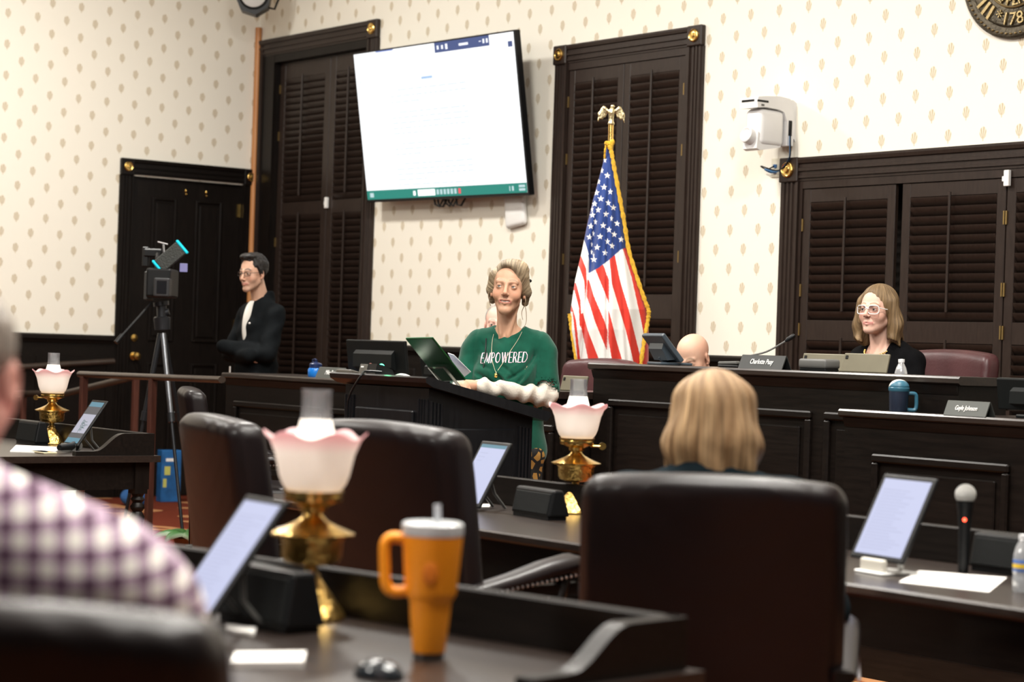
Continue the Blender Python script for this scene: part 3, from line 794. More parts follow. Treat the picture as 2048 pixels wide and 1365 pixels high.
gl = nt.nodes.new('ShaderNodeBsdfGlossy'); gl.inputs['Roughness'].default_value = .12; gl.inputs[0].default_value = (.9, .9, .92, 1)
df = nt.nodes.new('ShaderNodeBsdfDiffuse'); df.inputs[0].default_value = (.75, .76, .78, 1)
fr = nt.nodes.new('ShaderNodeFresnel'); fr.inputs[0].default_value = 1.5
m1 = nt.nodes.new('ShaderNodeMixShader'); m2 = nt.nodes.new('ShaderNodeMixShader'); m2.inputs[0].default_value = .13
L(fr.outputs[0], m1.inputs[0]); L(tp.outputs[0], m1.inputs[1]); L(gl.outputs[0], m1.inputs[2]); L(m1.outputs[0], m2.inputs[1]); L(df.outputs[0], m2.inputs[2]); L(m2.outputs[0], nt.nodes['Material Output'].inputs[0])
GLASS = m
FROST = mat('frosted_white_glass', (.86, .83, .77), .4, emit=(1, .88, .74), estr=1.1)
def ruffle(r, z, a):
    t = max(0, (z-.33)/.06); t = min(1, t)
    return r*(1+.04*t*t*math.cos(6*a)), z+.008*t*t*math.cos(6*a)
def oil_lamp(label, loc, rz):
    e = empty('oil_lamp', loc, rz, label, 'lamp', 'oil lamps on the council desks'); e.scale = (1.015,)*3
    MB().lathe([(.0, 0), (.072, 0), (.075, .006), (.072, .014), (.066, .022), (.056, .036), (.044, .054), (.031, .072), (.020, .086), (.021, .092), (.013, .098), (.014, .112)], 28).build('foot', BRASSO, e, True)
    MB().lathe([(.014, .112), (.040, .115), (.058, .121), (.064, .132), (.0655, .165), (.070, .172)], 28).build('font_bowl', BRASSO, e, True)
    MB().lathe([(.070, .172), (.089, .176), (.090, .181), (.078, .186), (.062, .192), (.045, .200), (.030, .208), (.022, .216), (.020, .222)], 28).build('font_lid', BRASS, e, True)
    bu = MB().lathe([(.020, .222), (.028, .226), (.030, .236), (.048, .244), (.060, .247), (.062, .252), (.060, .262), (.064, .264), (.064, .270), (.052, .270)], 28).build('burner', BRASS, e, True)
    MB().tube([(0, .05, .243), (0, .085, .243)], .004, 8).lathe([(.003, -.003), (.014, -.003), (.014, .003), (.003, .003)], 12, T(0, .093, .243) @ RY(90)).build('wick_key', BRASS, bu, True)
    pr = [(.050, .268), (.058, .272), (.067, .284), (.074, .302), (.079, .325), (.084, .347), (.091, .364), (.096, .376), (.102, .386), (.106, .389), (.1065, .386), (.101, .381), (.094, .372), (.088, .360), (.082, .345), (.077, .323), (.072, .302), (.065, .286), (.050, .271)]
    MB().lathe(pr, 84, cap=False, fn=ruffle).build('shade', SHADE, e, True, 80)
    MB().lathe([(.030, .270), (.040, .300), (.0455, .345), (.0450, .372), (.040, .392), (.0345, .412), (.0325, .420)], 28, cap=True).build('frosted_chimney', FROST, e, True)
    MB().lathe([(.0325, .420), (.031, .440), (.0305, .478), (.032, .482), (.0300, .482), (.0290, .478), (.0295, .440), (.031, .420)], 32, cap=False).build('chimney', GLASS, e, True)
    return e
oil_lamp('large blurred oil lamp nearest the camera, with pink ruffled glass shade', onz(619, 1238, .74), .9)
oil_lamp('oil lamp with pink ruffled shade left of the blonde woman', onz(1149, 1027, .74), -.55)
oil_lamp('small oil lamp with pink ruffled shade at the far left', onz(102, 889, .74), 2.3)

# ---- tablets on stands
SCR = emis('tablet_screen', (.62, .66, .92), .85)
SCRTXT = mat('screen_print', (.2, .22, .3), .5, emit=(.42, .45, .6), estr=1.)
SCRBLUE = emis('tablet_bar', (.12, .3, .4), .8)
SCRGREY = emis('tablet_grey', (.11, .11, .12), .8)
def tablet(label, loc, yaw, lean, w_=.185, h_=.26, screen='text', stand='white', zoff=.03, col=BLACKP, group=None):
    e = empty('tablet_computer', loc, yaw, label, 'tablet', group)
    Mt = T(0, 0, zoff) @ RX(-lean)               # local: face looks to -y, leans back
    MB().rbox(-w_/2, w_/2, -.005, .006, 0, h_, .0045, 2, Mt).build('case', col, e)
    bz = .015
    if screen != 'back':
        s = MB().box(-w_/2+bz, w_/2-bz, -.0062, -.005, bz, h_-bz, Mt).build('screen', SCR if screen != 'map' else SCRGREY, e)
        t = MB()
        if screen == 'text':
            for i in range(20):
                ww = .5+.4*random.random(); x0 = -w_/2+bz+.012
                t.box(x0, x0+(w_-.045)*ww, -.0066, -.0062, h_-.05-i*.0095, h_-.0475-i*.0095, Mt)
            t.build('screen_text', emis('faint_text', (.52, .55, .78), .85), s)
        elif screen == 'bar':
            MB().box(-w_/2+bz, w_/2-bz, -.0066, -.0062, h_-bz-.014, h_-bz, Mt).build('toolbar', SCRBLUE, s)
            for i in range(3): t.box(-w_/2+.03, -w_/2+.03+.05-.01*i, -.0066, -.0062, h_-.052-i*.016, h_-.05-i*.016, Mt)
            t.build('screen_text', emis('faint_text', (.52, .55, .78), .85), s)
        elif screen == 'map':
            MB().box(-w_/2+bz, w_/2-bz, -.0066, -.0062, h_-bz-.028, h_-bz, Mt).box(-w_/2+bz, w_/2-bz, -.0066, -.0062, bz, bz+.03, Mt).build('toolbar', SCRBLUE, s)
            MB().box(-w_/2+bz, w_/2-bz, -.0066, -.0062, bz+.06, h_-bz-.075, Mt).build('page', emis('page_glow', (.55, .55, .66), .8), s)
            for i in range(9):
                a = random.uniform(-.045, .03); z0 = .09+random.uniform(0, .06)
                t.box(a, a+random.uniform(.015, .04), -.0070, -.0066, z0, z0+.003, Mt)
                t.box(a, a+.003, -.0070, -.0066, z0-.02, z0+.01, Mt)
            t.build('map_lines', emis('map_line', (.12, .2, .2), .8), s)
    else:
        MB().rbox(-w_/2+.012, -w_/2+.028, -.0075, -.005, h_-.028, h_-.012, .002, 1, Mt).build('camera_bump', BLACKP, e)
    if stand == 'white':
        MB().rbox(-.048, .048, -.020, .0, 0, zoff+.006, .006, 2).build('stand_lip', mat('cream_stand', (.6, .57, .5), .4), e)
        MB().rbox(-.06, .06, -.03, .10, 0, .008, .003, 1).build('stand_base', WHITEP, e)
        MB().tube([(0, .09, .006), Mt @ Vector((0, .012, h_*.55))], .008, 8).build('stand_arm', WHITEP, e, True)
    elif stand == 'fold':
        MB().tube([(-.04, .15, .006), (-.04, .10, .06), Mt @ Vector((-.04, .01, h_*.5))], .009, 8, flat=.5).tube([(.04, .15, .006), (.04, .10, .06), Mt @ Vector((.04, .01, h_*.5))], .009, 8, flat=.5).build('stand_leg', GREYP, e, True)
        MB().box(-w_/2+.02, w_/2-.02, -.02, .0, 0, zoff+.01).build('stand_lip', GREYP, e)
    return e
tablet('lit tablet leaning on a white stand beside the standing microphone', onz(1752, 1148, .74), -.12, 27, .222, .262, zoff=.036)
tablet('blurred lit tablet in front of the foreground oil lamp', onz(378, 1262, .74), -.06, 36, .185, .29, stand='fold')
tablet('lit tablet with a blue top bar left of the middle oil lamp', onz(930, 1020, .74), -.05, 30, .19, .27, 'bar', 'fold', .012)
tablet('tablet showing a map sketch on the far left desk', onz(140, 904, .74), .0, 35, .17, .28, 'map', 'fold', .03)

# ---- tapered desk speakers / monitors
DKGREEN = mat('matte_black_fabric', (.004, .005, .005), .7, spec=.25, bump=.5, bscale=500)
def wedge_box(label, loc, yaw, wd, hh, dp, name='desk_speaker', m=None):
    e = empty(name, loc, yaw, label, 'speaker', 'black desk speakers')
    pr = [(-dp/2, .012), (-dp/2+.02, hh), (dp/2-.03, hh), (dp/2, .012)]
    bm = MB(); bm.extrude(pr, -wd/2, wd/2, 'x'); o = bm.build('cabinet', BLACKP, e)
    bv = o.modifiers.new('b', 'BEVEL'); bv.width = .008; bv.segments = 2
    Mf = T(0, -dp/2-.002+.002, .012) @ RX(-math.degrees(math.atan2(.02, hh-.012)))
    MB().rbox(-wd/2+.012, wd/2-.012, -.004, .002, .008, hh-.024, .002, 1, Mf).build('front_grille', DKGREEN, e)
    MB().box(-wd/2+.01, wd/2-.01, -dp/2+.005, dp/2-.01, 0, .014).build('foot_strip', BLACKP, e)
    return e
wedge_box('black box speaker beside the middle oil lamp', onz(1080, 1036, .74), -.12, .255, .105, .09)
wedge_box('blurred black box speaker under the nearest tablet', onz(538, 1258, .74)+Vector((-.03, .02, 0)), .05, .26, .125, .10)
wedge_box('black box speaker behind the water bottle at the right edge', onz(2010, 1150, .74)+Vector((0, .03, 0)), -.05, .25, .11, .09)
wedge_box('black box speaker half hidden by the checked-shirt man\'s ear', onz(38, 890, .74)+Vector((-.05, .1, 0)), 0, .25, .125, .09)

# ---- orange tumbler
ORG = mat('orange_enamel', (.95, .32, .012), .42, spec=.4, vary=.04, vscale=6)
tu = empty('insulated_tumbler', onz(857, 1317, .74), 0, 'large orange insulated tumbler with handle and straw on nearest desk', 'tumbler')
tu.scale = (.92, .92, .97)
Rr = RZ(math.degrees(yaw_of(-RGT)))
MB().lathe([(.0, .012), (.033, .012), (.0345, .016), (.043, .108), (.0435, .112), (.052, .124), (.0535, .130), (.0625, .236), (.063, .240), (.06, .242)], 40).build('body', ORG, tu, True)
MB().lathe([(.0, 0), (.030, 0), (.032, .004), (.033, .013), (.028, .013)], 32).build('steel_base', mat('dark_steel', (.16, .15, .14), .3, 1.), tu, True)
MB().lathe([(.050, .240), (.0635, .240), (.0645, .246), (.0635, .262), (.058, .266), (.0, .264)], 40).build('lid', mat('clear_grey_lid', (.5, .52, .53), .22, spec=.6), tu, True)
MB().tube([(0, .010, .255), (0, .008, .30)], .0075, 10, RZ(math.degrees(yaw_of(RGT)))).build('straw', mat('pale_straw', (.6, .62, .66), .3, alpha=.75), tu, True)
Mh = RZ(math.degrees(yaw_of(-RGT-FWD*.15)))
MB().tube(smooth_path([Vector(q) for q in [(0, .056, .232), (0, .083, .234), (0, .096, .224), (0, .098, .205), (0, .096, .17), (0, .094, .148), (0, .086, .133), (0, .070, .129), (0, .050, .131)]], 5), .0115, 12, Mh, flat=1.25, up=(1, 0, 0)).build('handle', ORG, tu, True)
MB().sphere((0, 0, 0), (.016, .002, .022), 12, 8, RZ(math.degrees(yaw_of(-FWD))) @ T(0, .0585, .17)).build('embossed_mark', mat('burnt_orange', (.62, .16, .008), .5), tu, True)

# ---- microphones
def handheld(label, loc, M0, led=False, parentname='microphone'):
    e = empty(parentname, loc, 0, label, 'microphone')
    MB().lathe([(.0, 0), (.0135, 0), (.0145, .01), (.0155, .05), (.0175, .14), (.021, .175), (.0235, .185), (.0235, .192)], 20, M0).build('body', BLACKP, e, True)
    MB().lathe([(.0235, .192), (.0245, .196), (.0245, .204), (.022, .206)], 20, M0).build('collar', BLACKP, e, True)
    prs = [(.030*math.cos(t), .222+.030*math.sin(t)) for t in [(-.6+i*(PI/2+.6)/9) for i in range(10)]]
    MB().lathe(prs, 24, M0).build('grille', mat('mesh_grille', (.42, .42, .40), .38, .75, bump=1., bscale=450), e, True)
    if led:
        MB().sphere((0, 0, 0), .006, 10, 6, M0 @ RZ(math.degrees(yaw_of(-FWD-RGT*.25))) @ T(0, .0165, .152)).build('status_light', emis('red_led', (1, .07, .03), 6.), e, True)
    return e
handheld('microphone standing upright with a red light on the long desk', onz(1926, 1147, .74), I4, True)
p3 = onz(118, 908, .74); q3 = onz(200, 899, .74)
dd = (q3-p3); handheld('black microphone lying on the far left desk', p3+Vector((0, 0, .03)), dd.to_track_quat('Z', 'Y').to_matrix().to_4x4() @ Matrix.Identity(4))

# ---- papers, phones
def sheet(name, label, cat, cs, z, th, m=PAPER):
    cs = [Vector((c.x, c.y, z)) for c in cs]; c0 = sum(cs, Vector())/4
    mb = MB(); vs = [q-c0 for q in cs]+[q-c0+Vector((0, 0, th)) for q in cs]
    mb.add(vs, [(0, 3, 2, 1), (4, 5, 6, 7), (0, 1, 5, 4), (1, 2, 6, 5), (2, 3, 7, 6), (3, 0, 4, 7)])
    o = mb.build(name, m); o.location = c0; return tag(o, label, cat)
sheet('paper_sheet', 'white sheet of paper in front of the standing microphone', 'paper', [onz(1798, 1166, .74), onz(1838, 1143, .74), onz(2014, 1157, .74), onz(1978, 1186, .74)], .7405, .0015)
sheet('notepad', 'blurred white notepad at the bottom left of the nearest desk', 'notepad', [onz(462, 1338, .74), onz(470, 1318, .74), onz(612, 1316, .74), onz(606, 1337, .74)], .7405, .012)
sheet('folded_paper', 'small pale folded paper under the nearest box speaker', 'paper', [onz(452, 1266, .74), onz(452, 1256, .74), onz(512, 1262, .74), onz(508, 1273, .74)], .7405, .006)
sheet('paper_stack', 'white papers below the far left oil lamp', 'paper', [onz(20, 905, .74), onz(32, 893, .74), onz(122, 897, .74), onz(108, 908, .74)], .7405, .006)
sheet('paper_slip', 'pale paper slip on the long desk beside the box speaker', 'paper', [onz(957, 1016, .74), onz(959, 1010, .74), onz(981, 1010, .74), onz(979, 1016, .74)], .7405, .002)
def phone(label, c, yaw, m, wd=.075, ln=.155, th=.009):
    e = empty('phone', c, yaw, label, 'phone')
    MB().rbox(-ln/2, ln/2, -wd/2, wd/2, 0, th, .004, 2).build('case', m, e)
    MB().rbox(-ln/2+.006, ln/2-.006, -wd/2+.005, wd/2-.005, th-.001, th+.0008, .0005, 1).build('screen', mat('dark_glass', (.01, .01, .012), .06, spec=.8), e)
    return e
phone('phone in a pale gold case on the far left desk', onz(86, 907, .74), .05, mat('pale_gold', (.6, .52, .34), .4, .2))
phone('phone in a pinkish case beside the middle tablet', onz(982, 1004, .74), 0, mat('rose_case', (.6, .38, .33), .45), .07, .13)
gm = empty('computer_mouse', onz(757, 1356, .74), .35, 'glossy dark mouse at the bottom edge of the nearest desk', 'mouse')
s = SDF(axis_pts(-.06, .06, .004), axis_pts(-.05, .05, .004), axis_pts(-.01, .05, .004)); s.ell((0, 0, .004), (.05, .034, .03)); s.plane((0, 0, .001), (0, 0, -1))
link('shell', s.mesh('shell'), mat('glossy_black', (.02, .025, .03), .08, spec=.8), gm)
MB().rbox(-.012, .012, -.004, .004, .028, .036, .003, 1).build('scroll_wheel', GREYP, gm)

# ---- television
tv = empty('television', (3.014, -.14, 2.43), 0, 'large wall television tilted forward, showing a bright document', 'television')
TW, TH_ = 2.04, 1.16
Mtv = T(0, 0, 0) @ RY(.6) @ RX(9.4)
MB().rbox(-TW/2, TW/2, -.022, .035, 0, TH_, .006, 1, Mtv).build('housing', BLACKP, tv)
sc0 = MB().box(-TW/2+.012, TW/2-.012, -.0232, -.022, .022, TH_-.012, Mtv).build('screen', emis('tv_white', (.97, .985, 1.0), 1.25), tv)
yv = -.0240
sW = TW-.024
def tvbox(name, m, rects, dep=yv):
    o = MB()
    for (u0, u1, v0, v1) in rects:       # fractions from the top left of the screen
        o.box(-TW/2+.012+u0*sW, -TW/2+.012+u1*sW, dep, -.0232, TH_-.012-v1*(TH_-.034), TH_-.012-v0*(TH_-.034), Mtv)
    return o.build(name, m, sc0)
tvbox('taskbar', emis('tv_teal', (.01, .19, .15), 1.3), [(0, 1, .938, 1)])
tvbox('search_field', emis('tv_white2', (.95, 1, .98), 1.4), [(.34, .45, .948, .99), (.31, .325, .955, .985)], yv-.0006)
ic = [(.46+i*.022, .474+i*.022, .952, .986) for i in range(6)]
tv_ico = tvbox('taskbar_icon', emis('tv_icon', (.45, .6, .62), 1.2), ic+[(.9, .905, .955, .985), (.915, .925, .955, .985), (.955, .99, .95, .965), (.955, .99, .972, .987), (.02, .045, .955, .985)], yv-.0006)
tvbox('record_icon', emis('tv_red', (.8, .08, .1), 1.2), [(.596, .610, .952, .986)], yv-.0008)
tvbox('call_bar', emis('tv_navy', (.05, .08, .22), 1.1), [(.53, .86, .0, .065)])
tvbox('call_bar_mark', emis('tv_white3', (.9, .92, 1.), 1.2), [(.545, .556, .02, .045), (.572, .583, .02, .045), (.597, .61, .015, .05), (.68, .735, .025, .04), (.80, .812, .028, .033), (.822, .832, .018, .045), (.842, .852, .018, .045)], yv-.0006)
tvbox('browser_button', emis('tv_navy', (.05, .08, .22), 1.1), [(.965, .99, .055, .09)])
tvbox('browser_tab', emis('tv_blue', (.18, .26, .62), 1.), [(.15, .265, .0, .008)])
lines = []
for i, vv in enumerate([.27, .31, .35, .42, .455, .49, .525, .56, .63, .665, .70, .765, .80, .835, .87, .905]):
    x = .22
    end = .70 if i not in (2, 7, 10, 14) else .32+.1*random.random()
    if i in (0, 3, 8, 11): x = .27
    while x < end:
        ww = random.uniform(.015, .06); lines.append((x, min(end, x+ww), vv, vv+.009)); x += ww+.012
tv_doc = tvbox('document_text', emis('tv_text', (.72, .80, .92), 1.0), lines)
tvbox('document_title', emis('tv_title', (.35, .5, .72), 1.2), [(.43, .50, .205, .222), (.43, .50, .228, .231)])
tvbox('document_side_marks', emis('tv_text2', (.6, .68, .8), 1.3), [(.025, .035, .18, .205)]+[(.028, .035, .25+i*.04, .262+i*.04) for i in range(6)]+[(.05+i*.06, .09+i*.06, .10, .108) for i in range(4)]+[(.05+i*.09, .12+i*.09, .045, .052) for i in range(4)])
tv_doc['kind'] = 'stuff'; tv_ico['kind'] = 'stuff'
MB().box(-.35, .35, .035, .07, .25, .8, Mtv).build('rear_cover', BLACKP, tv)
mt_ = MB(); mt_.box(-.28, .28, .10, .14, .25, .75); mt_.tube([(-.2, .12, .4), Mtv @ Vector((-.2, .06, .4))], .02, 8); mt_.tube([(.2, .12, .4), Mtv @ Vector((.2, .06, .4))], .02, 8)
mt_.build('wall_mount', BLACKP, tv)
cb = MB()
for i in range(5):
    x = -.22+i*.07+random.uniform(-.02, .02)
    cb.tube([(x, .02, .06), (x+.02, .03, -.02-.03*random.random()), (x+.06, .04, -.05), (x+.09, .05, .0), (x+.05, .06, .05)], .008, 6)
cb.build('cable_loop', BLACKP, tv, True)
# ---- wifi access point
wp = ony(1026, 419, -.05)
ap = empty('wifi_access_point', (wp.x, 0, wp.z), 0, 'rounded white wireless access point below the television', 'access point')
MB().rbox(-.115, .115, -.05, -.002, -.125, .125, .03, 4, RY(-8)).build('cover', WHITEP, ap, True)
MB().sphere((.0, -.042, -.07), (.006, .002, .006), 8, 6, RY(-8)).build('status_light', emis('blue_led', (.3, .5, 1), 3.), ap)
# ---- pan-tilt camera on the wall
pc = ony(1576, 240, 0)
pt = empty('wall_video_camera', (pc.x, 0, pc.z), 0, 'white pan-tilt video camera bracketed to the wall', 'camera')
SOFTW = mat('camera_white', (.74, .74, .74), .4, vary=.02)
MB().extrude([(0, .10), (-.03, .115), (-.09, .11), (-.02, -.12), (0, -.14)], -.07, .07, 'x').build('wall_bracket', SOFTW, pt)
MB().extrude([(-.06, .118), (-.15, .125), (-.27, .115), (-.335, .105), (-.342, .085), (-.338, .040), (-.26, .048), (-.15, .043), (-.11, .03), (-.085, -.02), (-.08, -.17), (-.03, -.17), (-.02, -.02)], -.078, .078, 'x').build('arm', SOFTW, pt)
MB().rbox(-.072, .072, -.305, -.095, -.185, .042, .035, 4, T(0, 0, 0)).build('camera_head', SOFTW, pt, True)
MB().extrude([(-.31, -.10), (-.32, -.205), (-.29, -.215), (-.12, -.185), (-.11, -.165), (-.25, -.17)], -.06, .06, 'x').build('lower_cover', SOFTW, pt)
MB().lathe([(.0, 0), (.045, 0), (.05, .02), (.05, .055), (.042, .06), (.03, .05)], 24, T(0, -.305, -.135) @ RX(75)).build('lens_barrel', SOFTW, pt, True)
MB().rbox(.0788, .080, -.345, -.25, .075, .088, .0005, 1).rbox(-.06, .05, -.3435, -.340, .078, .092, .001, 1).build('indicator_window', BLACKP, pt)
MB().rbox(.078, .081, -.31, -.285, .052, .064, .0005, 1).build('brand_mark', GREYP, pt)
MB().rbox(.074, .082, -.072, -.042, -.11, -.015, .003, 1).build('connector_panel', BLACKP, pt)
# wall outlet and its leads
oc = ony(1553, 336, 0)
ol = empty('wall_outlet', (oc.x, 0, oc.z), 0, 'cream wall outlet beside the right window casing', 'outlet')
MB().rbox(-.04, .04, -.008, 0, -.06, .06, .003, 1).build('face_plate', mat('cream_plastic', (.66, .62, .5), .4), ol)
MB().box(-.012, .012, -.02, -.008, -.035, -.015).box(-.012, .012, -.02, -.008, .0, .02).build('plug', mat('blue_plug', (.03, .12, .3), .4), ol)
pts = [Vector((pc.x+.07, -.05, pc.z-.05)), Vector((pc.x+.085, -.06, pc.z-.15)), Vector((pc.x+.07, -.05, pc.z-.25)), Vector((pc.x-.02, -.05, pc.z-.32)), Vector((oc.x-.05, -.05, oc.z-.01)), Vector((oc.x-.02, -.03, oc.z-.03)), Vector((oc.x, -.02, oc.z-.025))]
def cord(name, label, pts, r, m):
    o0 = pts[0].copy(); o = MB().tube([q-o0 for q in smooth_path(pts)], r, 6).build(name, m, None, True); o.location = o0
    return tag(o, label, 'cable')
cord('data_cable', 'blue cable hanging from the white wall camera', pts, .0055, mat('blue_cable', (.03, .16, .38), .4))
cord('power_cable', 'thin dark cable looping from the white wall camera to the outlet', [q+Vector((.008, -.006, .004)) for q in pts[:4]]+[q+Vector((-.025, -.01, .02)) for q in pts[4:6]]+[Vector((oc.x, -.02, oc.z+.01))], .004, BLACKP)
# small white contact sensors on the shutters
for (px_, py_, lab) in ((643, 405, 'small white contact sensor on the left window shutters'), (2018, 357, 'small white contact sensor on the right window frame')):
    q = ony(px_, py_, -.01); e = empty('contact_sensor', (q.x, q.y if px_ < 1000 else -.012, q.z), 0, lab, 'sensor')
    if px_ < 1000: e.location.y = .05
    MB().rbox(-.018, .018, -.025, .0, -.045, .045, .005, 2).build('housing', WHITEP, e)
    MB().rbox(-.035, -.018, -.018, .0, -.018, .012, .003, 1).build('magnet', WHITEP, e)
# ---- bronze seal at the top right
q = ony(2038, -57, 0)
se = empty('city_seal', (q.x, -.004, q.z), 0, 'round bronze seal with raised lettering at the top right', 'seal')
BRZ = mat('dark_bronze', (.055, .045, .03), .42, .7, bump=.5, bscale=60, vary=.3, vscale=20)
BRZL = mat('worn_bronze', (.36, .27, .13), .4, .8, bump=.3, bscale=120)
RS = .372
MB().lathe([(.0, .022), (RS*.80, .022), (RS*.82, .028), (RS*.84, .022), (RS*.93, .024), (RS*.97, .034), (RS, .024), (RS, .0)], 72, RX(90)).build('disc', BRZ, se, True)
mb = MB()
for i in range(66):
    a = 2*PI*i/66; mb.sphere((RS*.93*math.cos(a), -.028, RS*.93*math.sin(a)), (.010, .008, .006), 6, 4)
mb.build('bead_border', BRZL, se, True)
MB().lathe([(RS*.52, -.0), (RS*.52, .03), (RS*.535, .034), (RS*.55, .03), (RS*.55, 0)], 60, RX(90), cap=False).build('inner_ring', BRZL, se, True)
def ring_text(txt, rad, ang0, step, h):
    out = []
    for i, ch in enumerate(txt):
        if ch == ' ': continue
        a = math.radians(ang0+i*step)
        me = text_mesh(ch, h, extrude=.006)
        o = link('raised_letter', me, BRZL, se); o.location = (rad*math.cos(a), -.028, rad*math.sin(a)); o.rotation_euler = (0, -(a+PI/2), 0)
ring_text('*1786', RS*.72, 247, 11, .072)
ring_text('COMMERCE', RS*.44, 222, 13, .06)
mb = MB()
for i in range(3):
    a = math.radians(215+i*9); mb.box(-.009, .009, -.034, -.022, -.042, .042, T(RS*.72*math.cos(a), 0, RS*.72*math.sin(a)) @ RY(-math.degrees(a+PI/2)))
mb.build('raised_stroke', BRZL, se)
mb = MB()
for i in range(9):
    a = i*2*PI/9; mb.sphere((RS*.2*math.cos(a), -.022, RS*.2*math.sin(a)), (.035, .016, .03), 8, 6)
mb.sphere((0, -.022, 0), (.05, .02, .06), 10, 8).build('relief_emblem', BRZL, se, True)
# ---- loudspeaker hung in the corner
c = at(508, -9, 17.2)
ls = empty('loudspeaker', c, yaw_of(-FWD+RGT*.05), 'black loudspeaker with round grey grille hung high in the corner', 'loudspeaker')
Ms = RY(26)
prf = [(-.15, -.02), (-.10, -.13), (.02, -.165), (.12, -.10), (.15, .05), (.12, .25), (-.12, .25), (-.15, .10)]
o = MB().extrude(prf, -.05, .12, 'y', RZ(180) @ T(0, 0, 0)).build('cabinet', BLACKP, ls)
MB().lathe([(.0, .012), (.095, .010), (.104, .004), (.104, 0)], 36, T(0, .05, .0) @ RX(-90)).build('grille', mat('grey_grille', (.55, .54, .52), .6, bump=.4, bscale=300), ls, True)
MB().lathe([(.104, .0), (.118, .006), (.124, 0)], 36, T(0, .05, 0) @ RX(-90), cap=False).build('trim_ring', BLACKP, ls, True)
MB().tube([(-.11, -.02, -.09), (-.17, -.03, -.10), (-.21, -.06, .02), (-.24, -.12, .2)], .010, 8).build('yoke_bracket', BLACKP, ls, True)
# ---- flag on its pole
FD = 12.15
fp = at(1222, 700, FD)
fl = empty('flag_on_pole', (fp.x, fp.y, 0), 0, 'United States flag with gold fringe on a pole topped by an eagle', 'flag')
PZF = yaw_of(-FWD)
def fpt(px, py, toward=0.):              # flag-local point for a place on the cloth, pushed `toward` metres off the pole plane
    return at(px, py, FD)-FWD*toward-Vector((fp.x, fp.y, 0))
MB().tube([(0, 0, .05), fpt(1221, 262)], .014, 12).build('pole', mat('pole_wood', (.25, .12, .05), .4, vary=.2), fl, True)
MB().lathe([(.0, 0), (.17, 0), (.17, .012), (.13, .03), (.05, .05), (.025, .07), (.02, .12)], 28, T(0, 0, .112)).build('pole_base', BRASS, fl, True)
MB().tube([fpt(1221, 300), fpt(1222, 250)], .016, 12).build('ferrule', BRASS, fl, True)
# eagle
e0 = fpt(1222, 250); pxm = FD/FPX
xs = axis_pts(-.1, .1, .0035); ys = axis_pts(-.05, .05, .0035); zs = axis_pts(-.03, .13, .0035)
s = SDF(xs, ys, zs)
s.ell((0, 0, .008), (.020, .020, .014)); s.cap((0, 0, -.01), (0, 0, .02), .010, .012, .006)
s.cap((0, 0, .03), (0, .004, .07), .014, .017, .01); s.cap((0, .004, .08), (-.004, .008, .105), .012, .010, .008)
s.ell((-.006, .01, .108), (.012, .010, .009), .004); s.cap((-.014, .012, .107), (-.022, .014, .102), .005, .002, .002)
for sx in (-1, 1):
    s.cap((sx*.016, 0, .078), (sx*.045, .002, .098), .010, .009, .01)
    s.cap((sx*.045, .002, .098), (sx*.068, .0, .06), .011, .010, .008, flat=(1, 1.6, 1))
    s.cap((sx*.05, .0, .08), (sx*.056, 0, .04), .014, .010, .008, flat=(1, 2, 1))
    s.cap((sx*.066, .0, .065), (sx*.076, 0, .018), .011, .004, .006, flat=(1, 1.8, 1))
    s.cap((sx*.036, .0, .078), (sx*.038, 0, .05), .014, .008, .008, flat=(1, 2, 1))
s.disp(lambda X, Y, Z: .0012*np.sin(X*420)*np.sin(Z*160)+0*Y)
eg = link('eagle_finial', s.mesh('eagle_finial'), mat('pale_gold_metal', (.80, .70, .42), .3, 1., bump=.2, bscale=150), fl); eg.location = e0; eg.rotation_euler = (0, 0, PZF); eg['label'] = 'gilded eagle with spread wings'
# cloth: rows of a draped cone, front face folded, rear face plain
def inpoly(P, poly):
    x, y = P[:, 0], P[:, 1]; r = np.zeros(len(P), bool); n = len(poly)
    for i in range(n):
        x0, y0 = poly[i]; x1, y1 = poly[(i+1) % n]
        c = ((y0 > y) != (y1 > y)) & (x < (x1-x0)*(y-y0)/((y1-y0) if y1 != y0 else 1e-9)+x0); r ^= c
    return r
LE = [(283, 1216), (300, 1211), (330, 1205), (400, 1186), (450, 1174), (500, 1164), (560, 1150), (620, 1141), (660, 1140), (725, 1151), (860, 1170)]
RE = [(283, 1228), (300, 1224), (330, 1229), (400, 1243), (450, 1250), (500, 1257), (560, 1276), (620, 1294), (660, 1297), (725, 1297), (860, 1290)]
yrow = np.linspace(286, 850, 440); ns = 230
le = np.interp(yrow, [q[0] for q in LE], [q[1] for q in LE]); re_ = np.interp(yrow, [q[0] for q in RE], [q[1] for q in RE])
S = np.linspace(0, 1, ns)
PX = le[:, None]+(re_-le)[:, None]*S[None]; PY = yrow[:, None]+0*S[None]
wm = (re_-le)[:, None]*pxm                          # cloth width in metres
fold1 = np.interp(yrow, [283, 480, 725, 850], [1214, 1186, 1160, 1160])[:, None]
fold2 = np.interp(yrow, [283, 540, 725, 850], [1220, 1212, 1212, 1216])[:, None]
def groove(f, w_): return np.exp(-((PX-f)/w_)**2)
bul = .42*wm*np.sqrt(np.clip(1-(2*S[None]-1)**2, 0, 1))
gr = np.clip((yrow[:, None]-330)/200, 0, 1)
TOW = bul-gr*(.035*groove(fold1, 5.)+.030*groove(fold2, 4.)+.018*groove(np.interp(yrow, [283, 850], [1222, 1262])[:, None], 5.)) + gr*.008*np.sin(S[None]*26+yrow[:, None]*.012)
A = at(0, 0, FD); bx_ = (at(1, 0, FD)-A); by_ = (at(0, 1, FD)-A); o0 = A-Vector((fp.x, fp.y, 0))
